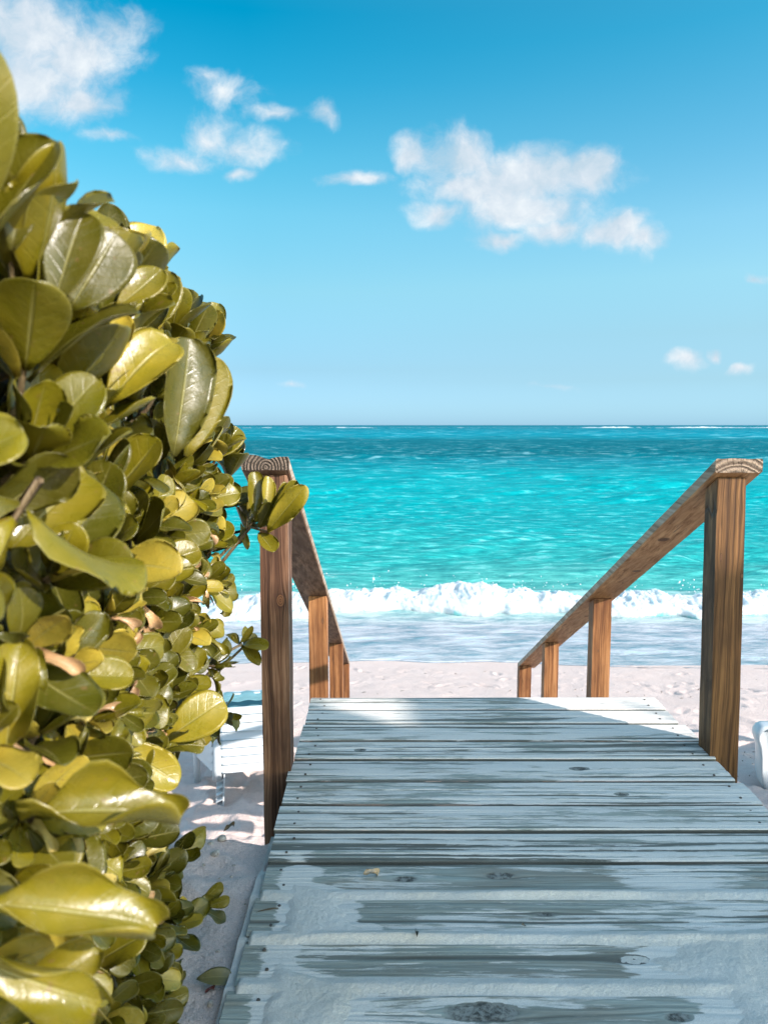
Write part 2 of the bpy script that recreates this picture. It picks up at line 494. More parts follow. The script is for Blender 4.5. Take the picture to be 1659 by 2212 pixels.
def sea_mat():
    m, t = mat('sea_water')
    p = t.n('ShaderNodeTexCoord').outputs['Object']
    x, y, z = t.sep(p)[:3]
    col = t.attr('tint').outputs['Color']
    foam = t.attr('foam').outputs['Fac']
    # ripple streaks lie along the crests; they widen with distance as the eye loses the small ones
    ly = t.math('LOGARITHM', t.math('MAXIMUM', y, 5.0), 2.718)
    w1 = t.noise(t.comb(t.math('MULTIPLY', x, 1.1), t.math('MULTIPLY', y, 3.4), 0.0), 1, 7, .70, .25)
    w2 = t.noise(t.comb(t.math('MULTIPLY', x, .30), t.math('MULTIPLY', y, .80), 0.0), 1, 7, .70, .2)
    w3 = t.noise(t.comb(t.math('MULTIPLY', x, .06), t.math('MULTIPLY', y, .10), 0.0), 1, 7, .72)
    far = t.maprange(ly, 3.2, 4.4, smooth=True)
    vfar = t.maprange(ly, 4.6, 5.8, smooth=True)
    wv = t.mix(vfar, t.mix(far, w1, w2), w3)
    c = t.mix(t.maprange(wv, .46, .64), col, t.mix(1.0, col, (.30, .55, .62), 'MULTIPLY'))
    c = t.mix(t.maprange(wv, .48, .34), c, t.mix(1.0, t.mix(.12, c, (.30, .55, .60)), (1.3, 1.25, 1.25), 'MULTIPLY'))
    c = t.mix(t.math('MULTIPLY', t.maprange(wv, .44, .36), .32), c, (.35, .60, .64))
    # foam lace near the shore
    lace = t.noise(t.comb(t.math('MULTIPLY', x, 3.4), t.math('MULTIPLY', y, 9.5), 0.0), 1, 8, .72, .5)
    lc = t.maprange(t.math('ADD', foam, t.math('MULTIPLY', t.math('SUBTRACT', lace, .5), 1.3)), .36, .78, smooth=True)
    c = t.mix(lc, c, (.58, .585, .62))
    cap = t.math('MULTIPLY', t.maprange(t.noise(t.comb(t.math('MULTIPLY', x, .35), t.math('MULTIPLY', y, .5), 3.0), 1, 7, .72), .690, .715), t.maprange(y, 25, 60))
    c = t.mix(cap, c, (.75, .8, .82))
    h1 = t.math('MULTIPLY', t.noise(t.comb(t.math('MULTIPLY', x, 3.5), t.math('MULTIPLY', y, 7), 0.0), 1, 4, .6), .05)
    h2 = t.math('MULTIPLY', t.mix(far, w1, w2), .22)
    nb = bump(t, t.math('ADD', h1, h2), 1.0, .55)
    df = t.n('ShaderNodeBsdfDiffuse'); t.put(df.inputs[0], c); t.put(df.inputs['Normal'], nb)
    gl_ = t.n('ShaderNodeBsdfGlossy'); gl_.inputs['Roughness'].default_value = .18; t.put(gl_.inputs['Normal'], nb)
    fr = t.n('ShaderNodeFresnel'); fr.inputs[0].default_value = 1.33; t.put(fr.inputs[1], nb)
    cap_ = t.math('MULTIPLY', t.maprange(ly, 2.6, 4.6, .22, .06), t.maprange(lc, 0, 1, 1, .1))
    ms = t.n('ShaderNodeMixShader'); t.put(ms.inputs[0], t.math('MINIMUM', fr.outputs[0], cap_))
    t.put(ms.inputs[1], df); t.put(ms.inputs[2], gl_)
    finish(t, ms)
    return m


def foam_mat():
    m, t = mat('sea_foam')
    p = t.n('ShaderNodeTexCoord').outputs['Object']
    f = t.attr('foam').outputs['Fac']
    n = t.noise(p, 3.2, 7, .7)
    k = t.maprange(t.math('ADD', f, t.math('MULTIPLY', t.math('SUBTRACT', n, .5), 1.5)), .25, .62, smooth=True)
    c = t.mix(k, (.16, .50, .50), t.mix(t.maprange(t.noise(p, 2.2, 6, .7), .35, .62), (.46, .55, .58), (.64, .65, .66)))
    h = t.math('ADD', t.noise(p, 9, 6, .75), t.math('MULTIPLY', t.noise(p, 45, 3, .7), .3))
    b_ = principled(t, c, .6, .2, bump(t, h, .03, .6), Subsurface_Weight=.7)
    b_.inputs['Subsurface Radius'].default_value = (.16, .20, .22)
    b_.inputs['Subsurface Scale'].default_value = 1.0
    finish(t, b_)
    return m


# ---------------------------------------------------------------- beach and drifted sand
def edgeY(x):
    """where the swash ends on the beach"""
    return 11.32 - .055 * x + .20 * np.sin(x * .62 + 1.1) + .10 * vnoise(x * 1.1, 0 * x, seed=5) + .05 * vnoise(x * 3.1, 0 * x, seed=6)


def beach_h(x, y):
    yl = np.interp(y, [-40, 1.75, 1.98, 2.6, 4.1, 5.1, 6.5, 8.0, 11.3, 14.0, 17, 30], [-.02, -.035, -.06, -.62, -1.52, -1.67, -1.78, -1.93, -2.52, -2.85, -3.3, -6])
    yr = np.interp(y, [-40, 1.75, 2.0, 2.7, 4.0, 5.0, 6.5, 8.0, 11.3, 14.0, 17, 30], [-.03, -.05, -.09, -.62, -1.20, -1.36, -1.70, -1.93, -2.52, -2.85, -3.3, -6])
    k = sstep(.9, 1.3, x)
    h = yl * (1 - k) + yr * k
    dry = sstep(11.0, 9.6, y)
    near = sstep(8.2, 5.2, y) * sstep(1.6, 2.6, y)
    h = h + dry * .02 * fbm(x * 1.3, y * 1.3, seed=11, octv=4)
    # trampled soft sand round the loungers: humps and scooped footprints
    lump = np.abs(fbm(x * 2.6 + 4, y * 2.6, seed=21, octv=3, gain=.45))
    h = h + near * (.17 * (.35 - lump)) + near * .02 * fbm(x * 11, y * 11, seed=23, octv=3)
    h = h + sstep(2.4, 1.4, y) * (.008 * fbm(x * 5, y * 5, seed=31, octv=4) + .0035 * fbm(x * 28, y * 28, seed=32, octv=3))
    h = h + sstep(2.6, 1.9, y) * sstep(1.5, 1.9, y) * .018 * fbm(x * 12, y * 12, seed=33, octv=3)
    return h


def foot(x, y, cx, cy, a, dep, L=.13, W=.048):
    ca, sa = math.cos(a), math.sin(a)
    u = ((x - cx) * ca + (y - cy) * sa) / L
    v = (-(x - cx) * sa + (y - cy) * ca) / W
    d = u * u + v * v
    return dep * (-np.exp(-d * 1.6) + .55 * np.exp(-(np.sqrt(d) - 1.45) ** 2 * 7))


def axis_pts(segs):
    out = []
    for a, b, st in segs:
        out.append(np.arange(a, b, st))
    out.append([segs[-1][1]])
    return np.concatenate(out)


xs = axis_pts([(-90, -12, 6), (-12, -4.5, .25), (-4.5, -1.5, .04), (-1.5, -.2, .012), (-.2, 1.1, .05), (1.1, 1.6, .018), (1.6, 4.5, .035), (4.5, 13, .2), (13, 90, 6)])
ys = axis_pts([(-60, -2, 3), (-2, .6, .1), (.6, 2.6, .012), (2.6, 4.4, .035), (4.4, 6.8, .022), (6.8, 11.5, .05), (11.5, 30, .4)])
X, Y = np.meshgrid(xs, ys)
Z = beach_h(X, Y)
rg = np.random.RandomState(4)
for i in range(260):
    cx, cy = rg.uniform(-7, 8), rg.uniform(6.6, 11.0)
    sel = (np.abs(X - cx) < .5) & (np.abs(Y - cy) < .5)
    if sel.any(): Z[sel] += foot(X[sel], Y[sel], cx, cy, rg.uniform(.8, 2.3), rg.uniform(.006, .022))
for i in range(16):
    cx, cy = rg.uniform(-1.0, -.4), rg.uniform(.7, 1.9)
    sel = (np.abs(X - cx) < .3) & (np.abs(Y - cy) < .3)
    if sel.any(): Z[sel] += foot(X[sel], Y[sel], cx, cy, rg.uniform(0, 3), rg.uniform(.004, .012), .10, .05)
under = sstep(-.297, -.255, X) * sstep(1.085, 1.045, X) * sstep(3.05, 2.95, Y)
Z = Z - under * .16
me = np_mesh('beach', np.stack([X, Y, Z], -1).reshape(-1, 3), grid_faces(len(ys), len(xs)))
tag(link('beach', me, [M_SAND]), kind='structure')

# ---------------------------------------------------------------- boardwalk
EDGES = [2.983, 2.842, 2.700, 2.545, 2.400, 2.246, 2.098, 1.954, 1.805, 1.672, 1.523, 1.378, 1.232, 1.085, .938, .79, .64, .49, .34, .19]
KNOTS = [(.185, 1.312, .070, .024), (.51, 1.455, .030, .014), (.28, 1.745, .035, .014), (.05, 1.73, .03, .012), (.54, 1.30, .025, .012), (.62, 2.33, .03, .012), (-.08, 2.47, .02, .01), (.7, 2.16, .02, .01), (.36, 1.60, .018, .008)]


def sand_amount(x, y):
    """how much blown sand lies on the boards: heavy towards the camera and both sides, patchy further on"""
    far = .50 + .35 * sstep(2.5, 2.8, y) * sstep(.45, .8, x) + .20 * fbm(x * 1.6, y * 5.0, seed=41, octv=3)  # extra pale sand at the far right, put in to brighten the sunlit patch
    jl = .06 * fbm(x * 0 + 3, y * 9, seed=42, octv=3) + .03 * fbm(x * 6, y * 22, seed=47, octv=3)
    xl = np.interp(y, [1.0, 1.23, 1.30, 1.38, 1.42, 1.50, 1.53, 1.60, 1.67, 1.72, 1.85], [-.05, -.05, -.04, -.02, -.15, -.17, .02, -.02, -.04, -.16, -.2])
    xr = np.interp(y, [1.0, 1.2, 1.38, 1.45, 1.52, 1.60, 1.70], [.56, .55, .53, .50, .62, .98, 1.3])
    left = sstep(.06, -.09, x - xl + jl)
    right = sstep(-.10, .18, x - xr + jl * 1.8)
    nearv = sstep(1.92, 1.66, y + .05 * fbm(x * 3, y * 3, seed=44))
    near = np.maximum(left, right)
    mid = .37 + .30 * fbm(x * 3, y * 11, seed=45, octv=4)
    edge = sstep(-.20, -.26, x + .02 * fbm(x * 2, y * 30, seed=48)) * sstep(1.05, 1.25, y)          # swept bare along the left board ends
    s = far * (1 - nearv) + nearv * np.maximum(near * 1.3, mid)
    return s - .95 * edge * nearv


deck = thing('boardwalk', 'weathered grey plank boardwalk, half covered by blown sand, leading to the beach', 'boardwalk', (0, 0, 0))
rb = np.random.RandomState(12)
for i in range(len(EDGES) - 1):
    y1, y0 = EDGES[i], EDGES[i + 1]
    gap = .016 + rb.uniform(-.003, .004)
    ya, yb = y0 + gap / 2, y1 - gap / 2
    xl, xr = -.293 + rb.uniform(-.008, .006), 1.083 + rb.uniform(-.006, .012)
    fineb = y0 > .9
    nx, ny = (230, 84) if fineb else (60, 16)
    gx = np.linspace(xl, xr, nx); gy = np.linspace(ya, yb, ny)
    GX, GY = np.meshgrid(gx, gy)
    q = GY.copy()
    kn = np.zeros_like(GX)
    for (ku, kv, ru, rv) in KNOTS:
        if not (y0 - .02 < kv < y1 + .02): continue
        du, dv = (GX - ku) / ru, (GY - kv) / rv
        d2 = (du * .62) ** 2 + dv ** 2
        q = q - dv * rv * 1.3 / (1 + d2)
        kn = np.maximum(kn, sstep(1.15, .8, np.sqrt(du ** 2 + dv ** 2) + .15 * fbm(GX * 60, GY * 60, seed=8)))
    wig = .006 * fbm(GX * 1.7 + i * 9, GY * 4, seed=50 + i, octv=3)
    q = q + wig
    rdg = .5 + .62 * fbm(GX * .8 + i * 5, q * 105, seed=60 + i, octv=2, gain=.5)
    rdg2 = .5 + .5 * vnoise(GX * .6 + i * 3, q * 40, seed=90 + i)
    ridge = np.clip(rdg * .86 + rdg2 * .18 - .0, 0, 1)
    crown = -.0015 * ((GY - (ya + yb) / 2) / ((yb - ya) / 2)) ** 4
    dz_b = rb.uniform(-.0025, .0)
    tilt = rb.uniform(-.004, .004)
    H = dz_b + crown + .0040 * (ridge - 1) * (1 - .0 * kn) - kn * .0008 * (1 + fbm(GX * 120, GY * 120, seed=9)) + tilt * (GY - ya)
    sa = sand_amount(GX, GY)
    edgeb = np.minimum(GY - ya, yb - GY)
    er = np.clip(1 - edgeb / .003, 0, 1)
    H = H - .003 * er ** 2
    co = np.stack([GX, GY, H], -1)
    # board ends and edges: a skirt down to the underside
    ring_i = np.concatenate([np.arange(nx), np.arange(1, ny) * nx + nx - 1, (ny - 1) * nx + np.arange(nx - 2, -1, -1), np.arange(ny - 2, 0, -1) * nx])
    top = co.reshape(-1, 3)
    low = top[ring_i].copy()
    low[:, 2] = -.036
    nv = len(top)
    k = len(ring_i)
    j = np.arange(k)
    lip = top[ring_i].copy(); lip[:, 2] -= .0004
    side = np.stack([nv + j, nv + k + j, nv + k + (j + 1) % k, nv + (j + 1) % k], -1)
    low = np.concatenate([lip, low])
    allco = np.concatenate([top, low])
    k = 2 * k
    me = np_mesh('deck_board', allco, np.concatenate([grid_faces(ny, nx), side]))
    pad = np.zeros(k)
    fattr(me, 'ridge', np.concatenate([ridge.ravel(), pad + .2]))
    fattr(me, 'sand', np.concatenate([sa.ravel(), pad - .5]))
    fattr(me, 'grain', np.concatenate([q.ravel(), low[:, 1]]))
    fattr(me, 'knot', np.concatenate([kn.ravel(), pad]))
    link('deck_board', me, [M_DECK], deck)


def box_bm(bm, x0, x1, y0, y1, z0, z1, mi=0):
    vs = [bm.verts.new(c) for c in ((x0, y0, z0), (x1, y0, z0), (x1, y1, z0), (x0, y1, z0), (x0, y0, z1), (x1, y0, z1), (x1, y1, z1), (x0, y1, z1))]
    fs = []
    for f in ((0, 3, 2, 1), (4, 5, 6, 7), (0, 1, 5, 4), (1, 2, 6, 5), (2, 3, 7, 6), (3, 0, 4, 7)):
        fs.append(bm.faces.new([vs[i] for i in f])); fs[-1].material_index = mi
    return vs, fs


def bm_obj(name, bm, mats, parent=None, bevel=0, smooth=False):
    if bevel:
        bmesh.ops.bevel(bm, geom=bm.edges[:], offset=bevel, segments=2, affect='EDGES', profile=.6)
    bmesh.ops.recalc_face_normals(bm, faces=bm.faces[:])
    me = bpy.data.meshes.new(name)
    bm.to_mesh(me); bm.free()
    if smooth:
        for p in me.polygons: p.use_smooth = True
    return link(name, me, mats, parent)


W_DARK = wood_mat('joist_wood', 'Y', ((.05, .03, .02), (.10, .07, .05), (.16, .12, .09)))
for xj in (-.255, .37, 1.00):
    bm = bmesh.new(); box_bm(bm, xj, xj + .04, .2, 2.95, -.135, -.037)
    bm_obj('joist', bm, [W_DARK], deck, .003)
# nail heads, two per board end
M_NAIL, t_ = mat('rusty_nail')
finish(t_, principled(t_, (.09, .075, .065), .7, .3))
nail0 = None
for i in range(12):
    for xx in (-.24, 1.03):
        for fy in (.28, .72):
            yy = EDGES[i + 1] + (EDGES[i] - EDGES[i + 1]) * fy + rb.uniform(-.006, .006)
            if nail0 is None:
                bm = bmesh.new()
                bmesh.ops.create_cone(bm, cap_ends=True, segments=10, radius1=.0042, radius2=.0034, depth=.003)
                nl_ = nail0 = bm_obj('nail', bm, [M_NAIL], deck)
            else:
                nl_ = nail0.copy(); COL.objects.link(nl_); nl_.parent = deck
            nl_.location = (xx + rb.uniform(-.012, .012), yy, -.0025)

# the drift of sand that fills the joints and buries the near boards
gx = np.linspace(-.31, 1.30, 300); gy = np.concatenate([np.linspace(.2, .9, 30)[:-1], np.linspace(.9, 2.0, 230)])
GX, GY = np.meshgrid(gx, gy)
S = sand_amount(GX, GY)
H = -.0062 + .0072 * np.clip((S - .80) / .5, -.6, 1.0) + .0018 * fbm(GX * 12, GY * 16, seed=71, octv=5) + .0006 * fbm(GX * 90, GY * 90, seed=72, octv=2)
H = H + sstep(.75, 1.0, S) * .0022 * fbm(GX * 5, GY * 6, seed=73, octv=4)
jf = np.zeros_like(H)
for e in EDGES[8:]:
    jf = np.maximum(jf, np.exp(-((GY - e - .004 * fbm(GX * 5, GX * 0 + e * 9, seed=76)) / .022) ** 2) * (1 if e < 1.7 else .0) + np.exp(-((GY - e) / .011) ** 2) * sstep(-.2, .25, fbm(GX * 2.2, GX * 0 + e * 31, seed=77) - (0 if e < 1.85 else .2)))
H = np.maximum(H, jf * (.0006 + .0022 * fbm(GX * 6, GY * 30, seed=74, octv=4)) + (1 - jf) * -.0062)
H = np.where(GY > 1.74, H - .03 * sstep(1.74, 1.86, GY + .05 * fbm(GX * 4, GY * 0, seed=75)), H)
H = np.where(GX < -.285, H - .01, H)
for (cx, cy, a, L) in ((.78, 1.42, 1.1, .12), (.62, 1.22, 1.25, .12), (.83, 1.16, 1.1, .1), (-.08, 1.2, 1.4, .11), (.95, 1.6, .9, .12)):
    sel = (np.abs(GX - cx) < .28) & (np.abs(GY - cy) < .28) & (S > .7)
    H[sel] += foot(GX[sel], GY[sel], cx, cy, a, .0022, L, .045)
me = np_mesh('sand_drift', np.stack([GX, GY, H], -1).reshape(-1, 3), grid_faces(len(gy), len(gx)))
M_DRIFT, t_ = mat('drift_sand')
p_ = t_.n('ShaderNodeTexCoord').outputs['Object']
g_ = t_.noise(p_, 500, 2, .6)
c_ = t_.mix(t_.maprange(g_, .3, .75), (.76, .725, .68), (.56, .53, .49))
c_ = t_.mix(t_.maprange(t_.noise(p_, 5, 4, .6), .35, .75), c_, t_.mix(1.0, c_, (.88, .86, .82), 'MULTIPLY'))
finish(t_, principled(t_, c_, .9, .15, bump(t_, t_.math('ADD', t_.noise(p_, 60, 5, .7), t_.math('MULTIPLY', g_, .2)), .006, .8)))
tag(link('sand_drift', me, [M_DRIFT]), 'pale blown sand lying over the near boards of the boardwalk', 'sand', kind='stuff')

# ---------------------------------------------------------------- stairs below the boardwalk
stairs = thing('stairs', 'plain wooden stairs going down from the boardwalk end to the beach', 'stairs', (0, 3.0, 0))
W_TREAD = wood_mat('tread_wood', 'X', ((.10, .08, .065), (.25, .22, .19), (.40, .36, .32)))
for i in range(6):
    y0 = .36 + i * .56; z = -.275 * (i + 1)
    bm = bmesh.new(); box_bm(bm, -.29, 1.09, y0, y0 + .14, z - .03, z)
    bm_obj('tread', bm, [W_TREAD], stairs, .004)
for xx in (-.27, 1.05):
    bm = bmesh.new()
    vs, _ = box_bm(bm, xx, xx + .04, -.02, 3.4, -.30, -.22)
    for v in vs:
        if v.co.y > 1: v.co.z -= 1.68
    bm_obj('stringer', bm, [W_DARK], stairs, .003)

# ---------------------------------------------------------------- handrails
def tapered_post(name, x0b, x1b, x0t, x1t, y0, y1, zb, ztf, slope, m, parent):
    """square post, top cut to the slope of the rail; many rings so that it is not perfectly straight"""
    bm = bmesh.new()
    n = 14
    rings = []
    sd = random.Random(int(y0 * 1000) + int(x0b * 77))
    for k in range(n + 1):
        f = k / n
        xa = x0b + (x0t - x0b) * f; xb = x1b + (x1t - x1b) * f
        w0 = sd.uniform(-.0009, .0009); w1 = sd.uniform(-.0009, .0009)
        r = []
        for (xx, yy) in ((xa + w0, y0 + w1), (xb + w0, y0 + w1), (xb + w1, y1), (xa + w1, y1)):
            zt = ztf - slope * (yy - y0)
            r.append(bm.verts.new((xx, yy, zb + (zt - zb) * f)))
        rings.append(r)
    for k in range(n):
        for j in range(4):
            bm.faces.new((rings[k][j], rings[k][(j + 1) % 4], rings[k + 1][(j + 1) % 4], rings[k + 1][j]))
    bm.faces.new(rings[0][::-1]); bm.faces.new(rings[-1])
    ed = [e for e in bm.edges if abs((e.verts[0].co - e.verts[1].co).normalized().z) > .9 or all(v in rings[-1] for v in e.verts)]
    bmesh.ops.bevel(bm, geom=ed, offset=.005, segments=3, affect='EDGES', profile=.5)
    return bm_obj(name, bm, [m], parent)


def rail(parent, xa0, xa1, xb0, xb1, y0, z0, y1, slope, th, mats, wav=.0):
    """flat cap board sloping down to the beach; its near end shows end grain"""
    n, nw = 46, 10
    verts = []
    ts = np.linspace(0, 1, n)
    rr = np.random.RandomState(int(abs(xa0) * 999))
    for t in ts:
        y = y0 + (y1 - y0) * t
        zb = z0 - slope * (y - y0)
        l = xa0 + (xb0 - xa0) * t + rr.uniform(-.0008, .0008); r_ = xa1 + (xb1 - xa1) * t + rr.uniform(-.0008, .0008)
        ring = []
        b = .004
        prof = [(l + b, 0), (r_ - b, 0), (r_, b), (r_, th - b), (r_ - b, th)]
        for q in range(1, nw):
            f = q / nw
            xx = (r_ - b) + (l + b - r_ + b) * f
            up = wav * (-.9 * math.exp(-((f - .42) / .13) ** 2) + .75 * sstep(.5, .8, f)) if wav else .0012 * math.sin(f * 9 + y)
            ring.append((xx, th + up * math.exp(-(y - y0) * 2.2)))
        prof += ring + [(l + b, th + (wav * .7 * math.exp(-(y - y0) * 2.2) if wav else 0)), (l, th - b), (l, b)]
        verts += [(px_, y, zb + pz_) for px_, pz_ in prof]
    k = len(prof)
    fs, mi = [], []
    for a in range(n - 1):
        for j in range(k):
            fs.append((a * k + j, a * k + (j + 1) % k, (a + 1) * k + (j + 1) % k, (a + 1) * k + j)); mi.append(0)
    me = bpy.data.meshes.new('rail')
    e0 = list(range(k))[::-1]; e1 = [(n - 1) * k + j for j in range(k)]
    me.from_pydata(verts, [], [list(f) for f in fs] + [e0, e1])
    me.polygons.foreach_set('material_index', mi + [1, 1])
    me.update()
    return link('rail', me, mats, parent)


TB = ((.060, .020, .008), (.25, .098, .032), (.45, .21, .085))
W_L1 = wood_mat('left_post_wood', 'Z', ((.028, .012, .007), (.15, .066, .034), (.38, .205, .12)), knots=((-.317, .545, .013, .021), (-.372, .84, .012, .02)), grain=1.0, seed=1.0)
W_R1 = wood_mat('right_post_wood', 'Z', ((.030, .012, .004), (.115, .048, .014), (.27, .125, .042)), knots=((1.075, .66, .004, .012), (1.145, .60, .005, .007)), grain=1.25, seed=4.0)
W_P = [wood_mat('post_wood_%s' % n, 'Z', TB, knots=kk, grain=g, seed=s) for n, kk, g, s in (('a', ((-.315, .08, .006, .014),), .8, 2.2), ('b', (), .7, 6.1), ('c', ((1.125, -.1, .004, .008),), .9, 8.4))]
W_RAILR = wood_mat('rail_wood_right', 'Y', ((.22, .095, .036), (.50, .25, .11), (.66, .36, .17)), knots=((1.11, 3.02, .02, .02), (1.15, 3.45, .018, .012), (1.13, 5.25, .02, .02)), grain=1.0, seed=3.0)
W_RAILL = wood_mat('rail_wood_left', 'Y', ((.08, .036, .018), (.20, .10, .052), (.33, .185, .105)), knots=((-.37, 3.15, .02, .02),), grain=.9, seed=9.0, grey=.08)
# the cap boards weather grey on top and edges
def weather_top(m):
    t = m.node_tree
    b = next(n for n in t.nodes if n.type == 'BSDF_PRINCIPLED')
    src = b.inputs['Base Color'].links[0].from_socket
    nt = NT.__new__(NT); nt.t = t
    g = nt.n('ShaderNodeNewGeometry')
    nz = nt.sep(g.outputs['Normal'])
    nzz = nt.math('ADD', nz[2], nt.math('MULTIPLY', nt.math('ABSOLUTE', nz[0]), .8))
    k = nt.maprange(nzz, .2, .6)
    p = nt.n('ShaderNodeTexCoord').outputs['Object']
    x, y, z = nt.sep(p)[:3]
    s = nt.noise(nt.comb(nt.math('MULTIPLY', x, 70), nt.math('MULTIPLY', y, 1.5), nt.math('MULTIPLY', z, 70)), 1, 5, .6)
    gc = nt.ramp(s, [(.3, (.10, .07, .05)), (.5, (.30, .235, .18)), (.68, (.46, .39, .33))])
    nt.put(b.inputs['Base Color'], nt.mix(nt.math('MULTIPLY', k, .85), src, gc))
for m_ in (W_RAILR, W_RAILL): weather_top(m_)

E_R = endgrain_mat('end_grain_right', 1.10, .855, 400, 1.0, ((.13, .09, .065), (.25, .19, .145)))
E_L = endgrain_mat('end_grain_left', -.352, .955, 640, 3.0, ((.05, .038, .03), (.15, .115, .092)))

hl = thing('handrail', 'wooden handrail on the left of the walk, knotty front post partly behind green leaves', 'handrail')
SL = .466
zl = lambda y: .935 - SL * (y - 2.31)
rail(hl, -.424, -.282, -.437, -.295, 2.285, zl(2.285), 6.42, SL, .040, [W_RAILL, E_L], wav=.008)
tapered_post('post', -.381, -.295, -.377, -.291, 2.31, 2.40, -.75, zl(2.31) - .003, SL, W_L1, hl)
tapered_post('post', -.387, -.293, -.387, -.293, 3.86, 3.95, -1.7, zl(3.86) - .002, SL, W_P[0], hl)
tapered_post('post', -.386, -.291, -.386, -.291, 5.28, 5.37, -2.0, zl(5.28) - .002, SL, W_P[1], hl)
tapered_post('post', -.39, -.294, -.39, -.294, 6.28, 6.37, -2.1, zl(6.28) - .002, SL, W_P[1], hl)

hr = thing('handrail', 'wooden handrail on the right of the walk, dark-streaked front post topped by curved end grain', 'handrail')
SR = .487
zr = lambda y: .920 - SR * (y - 2.42)
rail(hr, 1.033, 1.180, 1.115, 1.262, 2.395, zr(2.395), 6.24, SR, .044, [W_RAILR, E_R])
tapered_post('post', 1.086, 1.180, 1.052, 1.143, 2.42, 2.512, -.75, zr(2.42) - .002, SR, W_R1, hr)
tapered_post('post', 1.093, 1.188, 1.093, 1.188, 3.93, 4.02, -1.6, zr(3.93) - .002, SR, W_P[2], hr)
tapered_post('post', 1.100, 1.196, 1.100, 1.196, 5.12, 5.21, -1.9, zr(5.12) - .002, SR, W_P[2], hr)
tapered_post('post', 1.106, 1.205, 1.106, 1.205, 6.10, 6.19, -2.1, zr(6.10) - .002, SR, W_P[1], hr)

